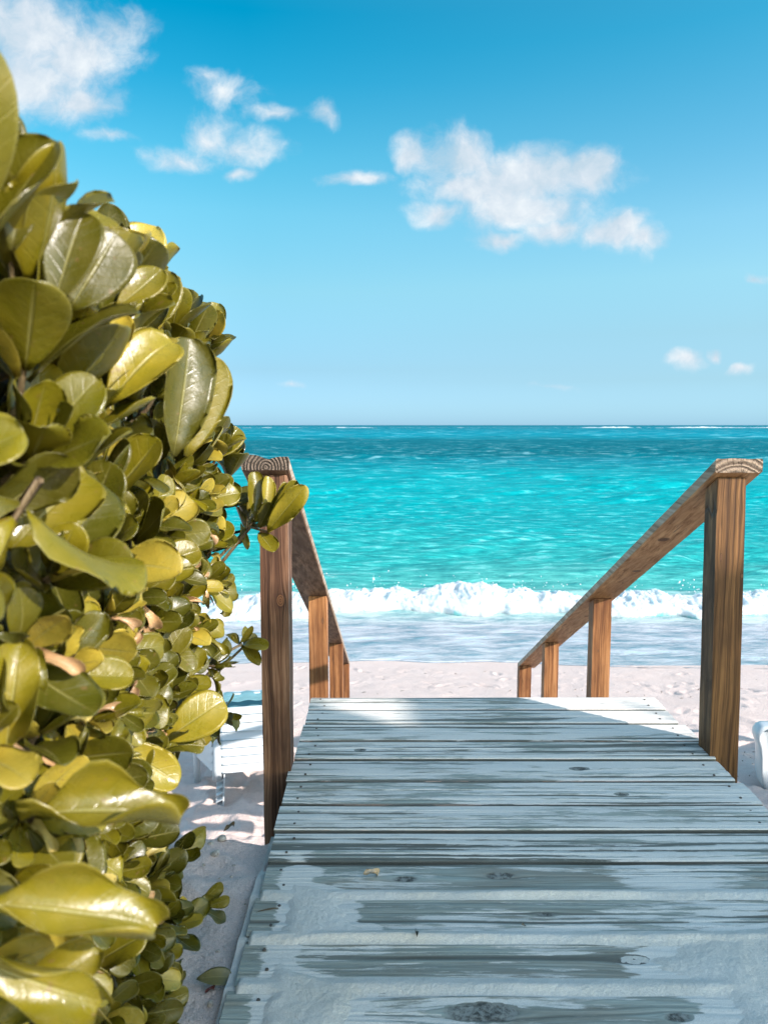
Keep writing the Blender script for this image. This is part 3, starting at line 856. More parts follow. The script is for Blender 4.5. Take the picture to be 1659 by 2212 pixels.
# ---------------------------------------------------------------- loungers
def lounger(label, loc, rz, width=.54, towel=True, side=False, shell=False):
    """white moulded sun lounger seen from its head end: louvred backrest raised, slatted bed behind, ribbed legs"""
    r = thing('sun_lounger', label, 'sun lounger', loc, rz)
    W = width
    # backrest: each slat a slightly curved strip lapping over the next
    bm = bmesh.new()
    nsl = 8
    for k in range(nsl):
        z0 = .30 + k * .058; z1 = z0 + .046
        yl = lambda z: -.02 + (z - .30) * .16
        n = 14
        prev = None
        for j in range(n + 1):
            f = j / n
            xx = f * W
            wrap = .035 * (1 - min(1, min(f, 1 - f) / .12)) ** 2
            a = bm.verts.new((xx, yl(z0) + wrap - .010, z0)); b = bm.verts.new((xx, yl(z1) + wrap + .008, z1))
            c = bm.verts.new((xx, yl(z1) + wrap + .016, z1)); d = bm.verts.new((xx, yl(z0) + wrap + .010, z0))
            if prev:
                for q in range(4):
                    bm.faces.new((prev[q], (a, b, c, d)[q], (a, b, c, d)[(q + 1) % 4], prev[(q + 1) % 4]))
            prev = (a, b, c, d)
    bm_obj('backrest', bm, [M_PLASTIC], r)
    # rounded stiles and top roll
    bm = bmesh.new()
    def tube(pts, rads, seg=12, sq=1.0):
        rings = []
        for i, (p, ra) in enumerate(zip(pts, rads)):
            p = Vector(p)
            tdir = (Vector(pts[min(i + 1, len(pts) - 1)]) - Vector(pts[max(i - 1, 0)])).normalized()
            up = Vector((0, 0, 1)) if abs(tdir.z) < .9 else Vector((0, 1, 0))
            e1 = tdir.cross(up).normalized(); e2 = e1.cross(tdir)
            rings.append([bm.verts.new(p + e1 * (math.cos(2 * math.pi * j / seg) * ra) + e2 * (math.sin(2 * math.pi * j / seg) * ra * sq)) for j in range(seg)])
        for a, b in zip(rings, rings[1:]):
            for j in range(seg): bm.faces.new((a[j], a[(j + 1) % seg], b[(j + 1) % seg], b[j]))
        bm.faces.new(rings[0][::-1]); bm.faces.new(rings[-1])
    for xx in (-.008, W + .008):
        tube([(xx, .02, .24), (xx, .0, .32), (xx, .035, .52), (xx, .075, .72), (xx + (.03 if xx < 0 else -.03), .10, .80)], [.036, .032, .027, .026, .02])
    tube([(-.0, .10, .79), (W * .25, .085, .825), (W * .75, .085, .825), (W, .10, .79)], [.022, .026, .026, .022])
    bm_obj('backrest_frame', bm, [M_PLASTIC], r, smooth=True)
    # bed: slats across, side beams
    bm = bmesh.new()
    for k in range(19):
        y0 = .12 + k * .078
        vs, _ = box_bm(bm, .02, W - .02, y0, y0 + .066, .325, .34)
        for v in vs:
            v.co.z -= 0
    bmesh.ops.bevel(bm, geom=bm.edges[:], offset=.004, segments=2, affect='EDGES')
    bm_obj('bed', bm, [M_PLASTIC], r)
    for xx in (-.02, W - .02):
        bm = bmesh.new(); box_bm(bm, xx, xx + .04, .04, 1.72, .255, .36)
        bm_obj('side_beam', bm, [M_PLASTIC], r, .012)
    # legs: an outer flange with triangular ribs
    for (xx, yy, s) in ((-.01, .0, 1), (W - .05, .0, 1), (-.01, 1.5, -1), (W - .05, 1.5, -1)):
        bm = bmesh.new()
        lean = .05
        for (a, b, c, d) in ((.048, .060, 0, .055), (0.0, .060, .050, .060)):
            vs, _ = box_bm(bm, xx + a, xx + b, yy + c, yy + d, -.03, .30)
            for v in vs:
                if v.co.z < 0: v.co.x -= .018
        for k in range(6):
            z = .005 + k * .05
            vs, _ = box_bm(bm, xx + .004 - .018 * (1 - z / .3), xx + .05 - .018 * (1 - z / .3), yy - .002, yy + .050, z, z + .010)
            for v in vs:
                if v.co.x > xx + .02: v.co.z += .028
                if v.co.y < yy + .01 and v.co.x < xx + .02: v.co.y += .02
        bm_obj('leg', bm, [M_PLASTIC], r, .002)
    if side:      # louvred armrest panel running back from the corner post
        bm = bmesh.new()
        for k in range(5):
            z0 = .30 + k * .062
            for a in range(8):
                f0, f1 = a / 8, (a + 1) / 8
                p = lambda f, zz, o: (-.035 - .13 * f + o, .02 + .42 * f, zz - .05 * f)
                vs = [bm.verts.new(p(f, zz, o)) for (f, zz, o) in ((f0, z0, -.010), (f1, z0, -.010), (f1, z0 + .052, .006), (f0, z0 + .052, .006), (f0, z0, -.002), (f1, z0, -.002), (f1, z0 + .052, .016), (f0, z0 + .052, .016))]
                for q in ((0, 1, 2, 3), (7, 6, 5, 4), (0, 4, 5, 1), (3, 2, 6, 7)): bm.faces.new([vs[i] for i in q])
        bmesh.ops.remove_doubles(bm, verts=bm.verts[:], dist=.0005)
        bm_obj('armrest', bm, [M_PLASTIC], r)
        bm = bmesh.new(); tube([(-.165, .44, -.02), (-.168, .44, .3), (-.165, .43, .58)], [.024, .026, .02])
        bm_obj('leg', bm, [M_PLASTIC], r, smooth=True)
    if shell:     # moulded end shell with a rounded shoulder and a narrower waist
        bm = bmesh.new()
        prof = [(.10, -.02), (.055, .0), (.022, .05), (.010, .12), (.008, .22), (.0, .30), (-.022, .36), (-.022, .395), (-.002, .43), (.03, .445), (.12, .447), (.30, .44), (.50, .44), (.60, .43), (.63, .38), (.60, .30), (.60, .10), (.56, .0), (.50, -.02)]
        n = len(prof)
        layers = []
        for (dy_, sc_) in ((-.085, .965), (-.10, .93), (-.085, .965), (-.05, 1.0), (.02, 1.0), (.05, .98)):
            layers.append([bm.verts.new(((x - .3) * (sc_ if dy_ != -.10 else .90) + .3, dy_ if dy_ != -.10 else -.055, (z - .2) * (sc_ if dy_ != -.10 else .90) + .2)) for x, z in prof])
        order = [layers[1], layers[0], layers[3], layers[4], layers[5]]
        for a, b in zip(order, order[1:]):
            for q in range(n): bm.faces.new((a[q], a[(q + 1) % n], b[(q + 1) % n], b[q]))
        bm.faces.new(order[0][::-1]); bm.faces.new(order[-1])
        for v in layers[2]: bm.verts.remove(v)
        o_ = bm_obj('end_shell', bm, [M_PLASTIC], r, smooth=True)
        o_.matrix_local = Matrix.Rotation(R(54), 4, 'Z') @ Matrix.Translation((-.03, .0, -.02)) if False else (Matrix.Rotation(-rz, 4, 'Z') @ Matrix.Translation((-.458, -.02, -.005)) @ Matrix.Rotation(R(-8), 4, 'Z'))
    if towel:
        bm = bmesh.new()
        g = 14
        vs = {}
        for a in range(g + 1):
            for b in range(9):
                xx = .05 + (W - .1) * a / g
                tt = b / 8
                if tt < .35: pos = (xx, .13 + .02 - tt * .03, .55 + tt / .35 * .30)
                else: pos = (xx, .10 - (tt - .35) * .02, .856 - max(0, (tt - .5)) * .10)
                vs[a, b] = bm.verts.new((pos[0], pos[1] - (.05 if tt > .6 else 0), pos[2] + .006 * math.sin(a * 1.3)))
        for a in range(g):
            for b in range(8): bm.faces.new((vs[a, b], vs[a + 1, b], vs[a + 1, b + 1], vs[a, b + 1]))
        bmesh.ops.solidify(bm, geom=bm.faces[:], thickness=.008)
        t = bm_obj('towel', bm, [M_TOWEL], None, smooth=True)
        t.matrix_world = Matrix.Translation(loc) @ Matrix.Rotation(rz, 4, 'Z')
        return r, t
    return r, None


_, tw = lounger('white slatted plastic sun lounger behind the left post, ribbed leg in trampled sand', (-1.20, 5.32, -1.72), R(12), .50, side=True)
tag(tw, 'turquoise towel over the top of the left white lounger', 'towel')
_, tw = lounger('white plastic sun lounger with rounded end shell, cut off by the right edge', (2.98, 5.02, -1.36), R(-62), .60, shell=True)
tag(tw, 'turquoise towel over the white lounger at the right edge', 'towel')

# unseen short pole added right of the frame to cast a shadow across the sand
bm = bmesh.new()
bmesh.ops.create_cone(bm, cap_ends=True, segments=20, radius1=.06, radius2=.052, depth=1.7, matrix=Matrix.Translation((0, 0, .45)))
po = bm_obj('shadow_pole', bm, [W_P[1]], smooth=False)
po.location = (4.35, 5.75, -1.72)
tag(po, 'short round pole, unseen, added right of the frame to cast a shadow on the sand', 'pole')
po.location.z = -1.6

# ---------------------------------------------------------------- sea
def sea_grid():
    U = np.concatenate([np.linspace(-3.2, -.66, 70)[:-1], np.linspace(-.66, .66, 560), np.linspace(.66, 3.2, 70)[1:]])
    inv = np.concatenate([np.linspace(1 / 11.0, 1 / 2500.0, 1150), 1 / np.array([4000., 7000., 14000., 30000.])])
    Yr = 1 / inv
    Ug, Yg = np.meshgrid(U, Yr)
    Xg = Ug * Yg
    e = edgeY(Ug * 11.3)
    k = np.exp(-(Yg - 11.0) / 1.2)
    Yg = Yg + (e - 11.0) * k
    return U, Yr, Xg, Yg


U, Yr, Xg, Yg = sea_grid()
E = edgeY(Xg)
sp_y = np.gradient(Yg, axis=0); sp_x = np.abs(np.gradient(Xg, axis=1))
base = np.interp(Yg, [10, 11.3, 14.2, 17, 40000], [-2.49, -2.50, -2.56, -2.58, -2.58])
Zs = base.copy()
rs = np.random.RandomState(3)
comp = []
for k in range(46):
    lam = .55 * 1.085 ** k
    ang = rs.normal(0, .42)
    comp.append((lam, ang, rs.uniform(0, 6.28)))
deep = sstep(14.6, 20, Yg)
wx = Xg + .6 * vnoise(Xg * .21, Yg * .21, seed=81); wy = Yg + .9 * vnoise(Xg * .17, Yg * .17, seed=82)
wave = np.zeros_like(Zs)
for (lam, ang, ph) in comp:
    kx, ky = 2 * math.pi / lam * math.sin(ang), 2 * math.pi / lam * math.cos(ang)
    att = sstep(2.2, 4.5, lam / np.maximum(np.abs(sp_y), sp_x * abs(math.sin(ang)) + 1e-3))
    amp = .0068 * lam ** .80
    s = np.sin(kx * wx + ky * wy + ph)
    wave += att * amp * (1 - np.abs(s)) * 1.5
patchy = .65 + .55 * vnoise(Xg * .12, Yg * .1, seed=83)
Zs += deep * (wave - wave.mean()) * patchy
# swell that feeds the breaker
YB = lambda x: 14.75 + .10 * np.sin(x * .5) + .22 * vnoise(x * .35, 0 * x, seed=84) + .08 * vnoise(x * 1.3, 0 * x, seed=85)
yb = YB(Xg)
Zs += .30 * np.exp(-((Yg - yb - .65) / .8) ** 2) * (Yg > 13)
Zs += .10 * np.exp(-((Yg - 18.6 - .6 * vnoise(Xg * .2, 0 * Xg, seed=86)) / 1.1) ** 2)
shal = sstep(14.6, 13.4, Yg)
Zs += shal * .012 * fbm(Xg * 1.6, Yg * 3.0, seed=87, octv=4)
Zs += .02 * np.exp(-((Yg - E - .06) / .05) ** 2) * .6
ke = np.exp(-np.clip(Yg - E, 0, None) / .22)
Zs = Zs * (1 - ke) + (beach_h(Xg, Yg) + .004) * ke
# colour of the water by depth of bottom: aqua shallows, turquoise, dark reef band, paler beyond
lg = np.log(Yg)
stops = np.log(np.array([11.0, 12.2, 13.6, 14.6, 16.5, 20, 28, 42, 58, 74, 105, 190, 230, 320, 900, 30000]))
cols = np.array([(.40, .45, .48), (.42, .45, .49), (.45, .46, .50), (.34, .52, .50), (.10, .42, .38), (.028, .37, .36), (.0, .33, .35), (.0, .31, .34), (.0, .28, .32), (.0, .20, .25),
                 (.0, .125, .165), (.0, .13, .175), (.0, .19, .25), (.0, .23, .31), (.0, .18, .25), (.0, .10, .15)])
cols[5:] *= np.array([1, 1.03, .99])
wob = lg + .16 * fbm(Xg * .02 + 3, lg * 3, seed=88, octv=4) * sstep(20, 60, Yg) + .06 * fbm(Xg * .3, Yg * .3, seed=89) * sstep(13, 16, Yg)
tint = np.stack([np.interp(wob, stops, cols[:, c]) for c in range(3)], -1)
# dark weed patches
pt = sstep(.15, .5, fbm(Xg * .045 + 9, Yg * .06, seed=91, octv=4)) * sstep(22, 30, Yg) * sstep(110, 60, Yg)
tint = tint * (1 - .45 * pt[..., None]) + .45 * pt[..., None] * np.array([.004, .24, .32])
foam = np.zeros_like(Yg)
foam += .62 * np.exp(-((Yg - E - .05) / .07) ** 2)
foam += .30 * sstep(12.6, 13.9, Yg) * sstep(15.2, 14.6, Yg)
foam += .10 * sstep(11.5, 12.5, Yg) * sstep(14.5, 14, Yg)
line2 = 11.95 + .28 * (Xg + 1.5) * -.28 + .15 * vnoise(Xg * .8, 0 * Xg, seed=92)
foam += .50 * np.exp(-((Yg - line2) / .05) ** 2) * sstep(-2.3, -1.6, Xg) * sstep(1.6, .2, Xg)
foam += .42 * np.exp(-((Xg + 1.4) / 1.1) ** 2 - ((Yg - 18.2) / .8) ** 2) + .25 * np.exp(-((Yg - 17.0) / .5) ** 2) * sstep(1.0, -2, Xg)
me = np_mesh('sea', np.stack([Xg, Yg, Zs], -1).reshape(-1, 3), grid_faces(*Yg.shape))
cattr(me, 'tint', tint.reshape(-1, 3))
fattr(me, 'foam', foam)
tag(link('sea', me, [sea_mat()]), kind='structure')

# breaking wave: a rolled, lumpy ridge of foam along the shore with flying drops
M_FOAM = foam_mat()
gx = np.linspace(-16, 17, 1500); gt = np.linspace(0, 1, 90)
GX, GT = np.meshgrid(gx, gt)
amp = .29 + .10 * vnoise(GX * .45, 0 * GX, seed=101) + .07 * vnoise(GX * 1.7, 0 * GX, seed=102) + .03 * vnoise(GX * 5, 0 * GX, seed=103)
amp *= .72 + .28 * sstep(-4.5, -1, GX)
amp += .02 * np.exp(-((GX - 2.1) / 1.0) ** 2)
yc = YB(GX)
th = math.pi * (1.06 - GT * 1.02)
cy = yc + .10 - np.cos(th - math.pi) * 0 + np.cos(th) * .54 + (GT > .5) * 0
cy = cy + .16 * vnoise(GX * 1.3, GT * 1.2, seed=133) + .07 * vnoise(GX * 4.1, GT * 2, seed=134)
cz = -2.56 + np.sin(np.clip(th, 0, math.pi)) ** .62 * amp
cy = cy + .18 * np.sin(np.clip(th, 0, math.pi)) ** 2
bill = 1 - np.abs(fbm(GX * 2.8, GT * 3.4, seed=105, octv=5, gain=.6)) * 2.2
bill2 = 1 - np.abs(fbm(GX * 9, GT * 9, seed=106, octv=3, gain=.6)) * 2.0
body = np.sin(np.clip(th, 0, math.pi)) ** .5
cz = cz + body * (.055 * bill + .018 * bill2)
cy = cy - np.cos(th * .9) * -.06 * bill * body - .05 * bill * body
cz = cz + body * .020 * fbm(GX * 22, GT * 24, seed=109, octv=3, gain=.6)
spk = np.clip(fbm(GX * 6, GT * 5 + 7, seed=107, octv=4, gain=.65), 0, 1)
cz = cz + spk ** 2 * .12 * np.exp(-((GT - .5) / .2) ** 2)
fo = .30 + .62 * sstep(0, .15, GT) * sstep(1.0, .45, GT) - .6 * sstep(.5, .9, GT) + .25 * vnoise(GX * .8, GT * 2, seed=131)
me = np_mesh('breaking_wave', np.stack([GX, cy, cz], -1).reshape(-1, 3), grid_faces(*GX.shape))
fattr(me, 'foam', fo)
bw = tag(link('breaking_wave', me, [M_FOAM]), kind='structure')
rd = random.Random(8)
ico = bmesh.new(); bmesh.ops.create_icosphere(ico, subdivisions=1, radius=1)
iv = np.array([v.co[:] for v in ico.verts]); itri = np.array([[v.index for v in f.verts] for f in ico.faces]); ico.free()
cos, fcs = [], []
for k in range(800):
    x = rd.uniform(-9, 10)
    if float(vnoise(np.array(x * 1.1), np.array(0.), seed=110)) < -.1 and rd.random() < .8: continue
    y = float(YB(np.array(x))) + rd.uniform(-.3, .6)
    z = -2.56 + .40 + abs(rd.gauss(0, .11)); s = rd.uniform(.004, .014) * (1.5 if rd.random() < .1 else 1)
    cos.append(iv * np.array([s * rd.uniform(.7, 1.6), s, s * rd.uniform(.8, 1.8)]) + np.array([x, y, z])); fcs.append(itri + len(iv) * (len(cos) - 1))
me = np_mesh('spray', np.concatenate(cos), np.concatenate(fcs)); fattr(me, 'foam', np.ones(len(me.vertices)))
link('spray', me, [M_FOAM], bw)
# surf on the outer reef, a broken white line under the horizon
gx = np.linspace(-1500, 1500, 2600); gt = np.linspace(0, 1, 5)
GX, GT = np.meshgrid(gx, gt)
on = np.clip(fbm(GX * .012, 0 * GX + .5, seed=120, octv=5, gain=.65) * 2.2 + .25, 0, 1)
cz = -2.9 + np.sin(GT * math.pi) * on * (1.5 + .5 * vnoise(GX * .25, 0 * GX, seed=122)); cy = 1150 + GT * 14 + 25 * vnoise(GX * .004, 0 * GX, seed=121)
me = np_mesh('reef_surf', np.stack([GX, cy, cz], -1).reshape(-1, 3), grid_faces(*GX.shape)); fattr(me, 'foam', np.ones(len(me.vertices)) * 1.5)
tag(link('reef_surf', me, [M_FOAM]), kind='structure')
# seabed closes the scene below the water
me = np_mesh('seabed', np.array([(-40000, 29, -6.2), (40000, 29, -6.2), (40000, 40000, -6.2), (-40000, 40000, -6.2)]), np.array([[0, 1, 2, 3]]))
tag(link('seabed', me, [M_SAND]), kind='structure')

# ---------------------------------------------------------------- leaves
def leaf_template(nl=12, nw=5, fold=.25, curl=.3, cup=.35, narrow=1.0, thick=.011, wave=0.0, ph=0.0):
    """unit-length thick obovate leaf along +Y, face towards +Z; closed shell. returns co, faces, lu, lv"""
    v = 1 - (1 - np.linspace(0, 1, nl + 1)) ** 1.7
    vm, wm = .66, .285
    rise = .035 + (wm - .035) * sstep(0, 1, np.clip(v / vm, 0, 1) ** .62)
    half = narrow * np.where(v < vm, rise, wm * np.sqrt(np.clip(1 - ((v - vm) / (1.004 - vm)) ** 2.2, 0, 1)))
    u = np.linspace(-1, 1, 2 * nw + 1)
    V, Uu = np.meshgrid(v, u, indexing='ij')
    Wd = half[:, None]
    a = Uu * cup * 1.6
    xx = Wd * np.where(np.abs(a) > 1e-4, np.sin(a) / (cup * 1.6 + 1e-6), Uu)
    zz = Wd * (1 - np.cos(a)) / (cup * 1.6 + 1e-6) + fold * .3 * Wd * np.abs(Uu) * (1 - V ** 3) + wave * .05 * np.sin(V * 9 + ph) * Uu ** 2 * np.sign(Uu + .01)
    # bend along the length
    s = v
    ang = curl * (s ** 1.7)
    yy = np.concatenate([[0], np.cumsum(np.cos((ang[1:] + ang[:-1]) / 2) * np.diff(s))])
    zc = np.concatenate([[0], np.cumsum(-np.sin((ang[1:] + ang[:-1]) / 2) * np.diff(s))])
    ca, sa = np.cos(ang)[:, None], np.sin(ang)[:, None]
    Yv = yy[:, None] + zz * sa 
    Zv = zc[:, None] + zz * ca
    top = np.stack([xx, Yv, Zv], -1).reshape(-1, 3)
    tk = thick * (1.0 - .75 * np.abs(Uu) ** 4)
    bot = np.stack([xx * .985, Yv - tk * sa, Zv - tk * ca], -1).reshape(-1, 3)
    # plump midrib on the underside
    rib = np.exp(-(Uu / .12) ** 2).reshape(-1) * .012 * (1 - V.reshape(-1))
    bot[:, 2] -= rib
    nc = 2 * nw + 1
    f = grid_faces(nl + 1, nc)
    nv = len(top)
    fb = f[:, ::-1] + nv
    ring = np.concatenate([np.arange(nc), np.arange(1, nl + 1) * nc + nc - 1, nl * nc + np.arange(nc - 2, -1, -1), np.arange(nl - 1, 0, -1) * nc])
    k = len(ring); j = np.arange(k)
    side = np.stack([ring[(j + 1) % k], ring[j], nv + ring[j], nv + ring[(j + 1) % k]], -1)
    return (np.concatenate([top, bot]), np.concatenate([f, fb, side]),
            np.concatenate([Uu.ravel()] * 2), np.concatenate([V.ravel()] * 2))


class LeafBag:
    def __init__(s):
        s.co, s.f, s.u, s.v, s.c, s.n = [], [], [], [], [], 0

    def add(s, tmpl, base, d, nrm, length, col, wscale=1.0):
        co, f, u, v = tmpl
        d = d / np.linalg.norm(d)
        nrm = nrm - d * nrm.dot(d); nrm /= np.linalg.norm(nrm) + 1e-9
        x = np.cross(d, nrm)
        Mx = np.stack([x * wscale, d, nrm])
        s.co.append(co * length @ Mx + base); s.f.append(f + s.n); s.u.append(u); s.v.append(v)
        s.c.append(np.tile(col, (len(co), 1))); s.n += len(co)

    def build(s, name, m, parent=None):
        me = np_mesh(name, np.concatenate(s.co), np.concatenate(s.f))
        fattr(me, 'lu', np.concatenate(s.u)); fattr(me, 'lv', np.concatenate(s.v)); cattr(me, 'leafcol', np.concatenate(s.c))
        return link(name, me, [m], parent)


rl = np.random.RandomState(77)
TM = []
for k in range(26):
    TM.append(leaf_template(fold=rl.uniform(0, .6), curl=rl.uniform(-.4, .95), cup=rl.uniform(.12, .48), narrow=rl.uniform(.92, 1.22), wave=rl.uniform(0, 1.5), ph=rl.uniform(0, 6)))
TMC = [leaf_template(10, 4, fold=rl.uniform(.2, .8), curl=rl.uniform(.8, 2.3), cup=rl.uniform(.7, 1.5), narrow=rl.uniform(.6, .9), wave=2.5, ph=rl.uniform(0, 6)) for k in range(10)]   # curled, dried
TMH = [leaf_template(16, 8, fold=.15, curl=c_, cup=cu_, narrow=1.0, wave=3.2, ph=p_, thick=.008) for c_, cu_, p_ in ((.5, 1.15, 1.0), (-.3, 1.3, 2.5), (.9, .9, 4.0))]
TML = [leaf_template(6, 2, fold=.3, curl=rl.uniform(-.3, .7), cup=.4) for k in range(5)]


def leaf_colour(r):
    q = r.rand()
    q = q ** .7
    g = np.array([.155, .132, .006]) * (1 - q) + np.array([.045, .046, .004]) * q
    if r.rand() < .12: g = np.array([.27, .215, .03])
    return g * r.uniform(.8, 1.2)


def rosette(bag, c, axis, size, n, r, spread=(.35, 1.15), dry=.05, tmpl=None):
    axis = axis / np.linalg.norm(axis)
    a = np.cross(axis, [.3, .2, .9]); a /= np.linalg.norm(a); b = np.cross(axis, a)
    ph = r.uniform(0, 6.28)
    for i in range(n):
        f = i / max(1, n - 1)
        phi = ph + i * 2.39996 + r.normal(0, .15)
        th = spread[0] + (spread[1] - spread[0]) * f + r.normal(0, .14)
        rad = a * math.cos(phi) + b * math.sin(phi)
        d = axis * math.cos(th) + rad * math.sin(th)
        d = d + np.array([0, 0, .10 + .55 * float(sstep(.85, 1.15, c[2]))]) + r.normal(0, .05, 3)
        nr = axis * math.sin(th) - rad * math.cos(th) + r.normal(0, .16, 3)
        L = size * (.62 + .45 * f) * r.uniform(.85, 1.12)
        base = c - axis * size * (.28 * f) + rad * .004
        if r.rand() < dry:
            cc = np.array([.42, .27, .16]) * r.uniform(.6, 1.2) if r.rand() < .6 else np.array([.36, .30, .10])
            bag.add(TMC[r.randint(len(TMC))], base, d, nr, L * .75, cc)
        else:
            T = tmpl or (TMC if (r.rand() < .13 and c[2] < .9) else TM)
            bag.add(T[r.randint(len(T))], base, d, nr, L, leaf_colour(r))


def pip(px, py, poly):
    x, y = px, py
    inside = False
    n = len(poly)
    j = n - 1
    for i in range(n):
        xi, yi = poly[i]; xj, yj = poly[j]
        if (yi > y) != (yj > y) and x < (xj - xi) * (y - yi) / (yj - yi) + xi: inside = not inside
        j = i
    return inside


# outline of the hedge as a plane of sight; each point gets its true distance along the path from hedge_depth
OUT = [(-400, 360), (-120, 310), (0, 245), (45, 315), (110, 375), (165, 412), (235, 455), (290, 505), (345, 548), (372, 615), (430, 635), (475, 672), (503, 700), (503, 830), (470, 900), (520, 935), (545, 985), (545, 1060),
       (548, 1120), (520, 1180), (525, 1280), (480, 1330), (505, 1400), (470, 1450), (480, 1530), (505, 1570), (430, 1640), (425, 1700), (375, 1745), (330, 1790), (395, 1815), (412, 1900), (440, 1960), (470, 2010), (440, 2090), (420, 2160), (400, 2300), (300, 2500), (-400, 2500)]


def hedge_depth(px):
    return float(np.interp(px, [-400, 0, 120, 250, 400, 500, 600], [.40, .56, .66, .90, 1.32, 1.72, 1.85]))


def unproj(px, py, Yd):
    d = px_dir(px, py)
    return np.array([d[0] / d[1] * Yd, Yd, EYE + d[2] / d[1] * Yd])


bag = LeafBag(); stems = []
pts = []
tries = 0
while len(pts) < 520 and tries < 60000:
    tries += 1
    px = rl.uniform(-330, 560); py = rl.uniform(-120, 2420)
    layer = rl.rand()
    Yd = hedge_depth(px)
    # bigger footprint in the picture for near leaves
    reach = .058 * F / Yd
    if not (pip(px, py, OUT) and pip(px + reach * .95, py, OUT) and pip(px + reach * .35, py - reach * .75, OUT) and pip(px + reach * .55, py + reach * .6, OUT) and pip(px + reach * .7, py - reach * .5, OUT)): continue
    dep = (.0 if layer < .45 else rl.uniform(.05, .16)) if layer < .8 else rl.uniform(.14, .32)
    # go deeper: away from the path, not along the sight line only
    P = unproj(px, py, Yd + dep * .6)
    P[0] -= dep * .55
    if P[2] < .01: continue
    mind = (.062 if dep < .05 else .072) * (1 + .25 * float(sstep(.75, 1.1, P[2])))
    if any(np.sum((P - Q) ** 2) < mind * mind for Q, _, _ in pts): continue
    pts.append((P, dep, py))
print('rosettes', len(pts), 'tries', tries)
for (P, dep, py) in pts:
    topness = sstep(.95, 1.25, P[2])
    ax = np.array([.55, -.50, .45]) * (1 - topness) + np.array([.25, -.20, .95]) * topness
    low = sstep(.45, .1, P[2])
    ax = ax + low * np.array([.2, .1, -.35]) + rl.normal(0, .28, 3)
    upper = sstep(.75, 1.05, P[2])
    size = (.058 + .026 * upper + .008 * upper * float(sstep(1.2, .7, P[1])) + .012 * rl.rand()) * (1.0 if dep < .1 else 1.1)
    rosette(bag, P, ax, size, int(rl.randint(8, 12)), rl, dry=.17 if .30 < P[2] < .90 else .01, spread=(.25, 1.2 - .15 * upper))
    stems.append((P, ax))
# chosen sprigs that stand out of the hedge in the photograph
HERO = [((548, 1128), 1.78, (.75, -.15, .75), .088, 6, (.15, .95)), ((497, 1012), 1.74, (.25, -.15, .95), .085, 7, (.1, .8)), ((535, 1100), 1.72, (.1, -.2, 1), .075, 5, (.1, .5)),
        ((532, 1392), 1.80, (.6, -.2, .6), .048, 8, (.2, 1.2)), ((478, 1548), 1.72, (.75, .0, -.1), .070, 5, (.3, 1.0)), ((455, 1270), 1.62, (.7, -.2, .2), .08, 7, (.2, .9)), ((462, 1440), 1.60, (.7, -.2, .0), .075, 6, (.2, .9)),
        ((445, 1960), 1.48, (.8, -.1, .05), .07, 5, (.2, .8)), ((385, 1850), 1.35, (.5, -.3, .2), .075, 6, (.3, 1.1)),
        ((455, 760), 1.66, (.45, -.2, .75), .078, 9, (.2, 1.0)), ((300, 700), 1.02, (.3, -.35, .85), .095, 9, (.2, 1.0)), ((318, 640), 1.10, (.2, -.1, 1), .085, 7, (.1, .7)), ((405, 700), 1.42, (.3, -.2, .9), .08, 8, (.2, .9)),
        ((130, 640), .70, (.15, -.35, .9), .105, 7, (.15, .75)), ((215, 860), .84, (.35, -.4, .75), .10, 8, (.2, .9)), ((20, 480), .58, (.1, -.2, 1), .10, 6, (.1, .6)), ((-60, 400), .50, (.1, -.2, 1), .10, 6, (.1, .6)), ((350, 830), 1.10, (.5, -.35, .6), .10, 8, (.3, 1.0)),
        ((60, 560), .62, (.2, -.2, 1), .09, 6, (.1, .7)), ((215, 600), .86, (.2, -.2, 1), .09, 7, (.1, .7))]
for (pp, Yd, ax, size, n, spr) in HERO:
    P = unproj(pp[0], pp[1], Yd)
    rosette(bag, P, np.array(ax, float), size, n, rl, spread=spr, dry=0)
    stems.append((P, np.array(ax, float)))


def leaf_px(p0, p1, Y0, Y1, nr, col=None, k=None, wsc=1.0):
    A, B = unproj(p0[0], p0[1], Y0), unproj(p1[0], p1[1], Y1)
    bag.add(TM[rl.randint(len(TM)) if k is None else k], A, B - A, np.array(nr, float), float(np.linalg.norm(B - A)), leaf_colour(rl) if col is None else np.array(col), wsc)


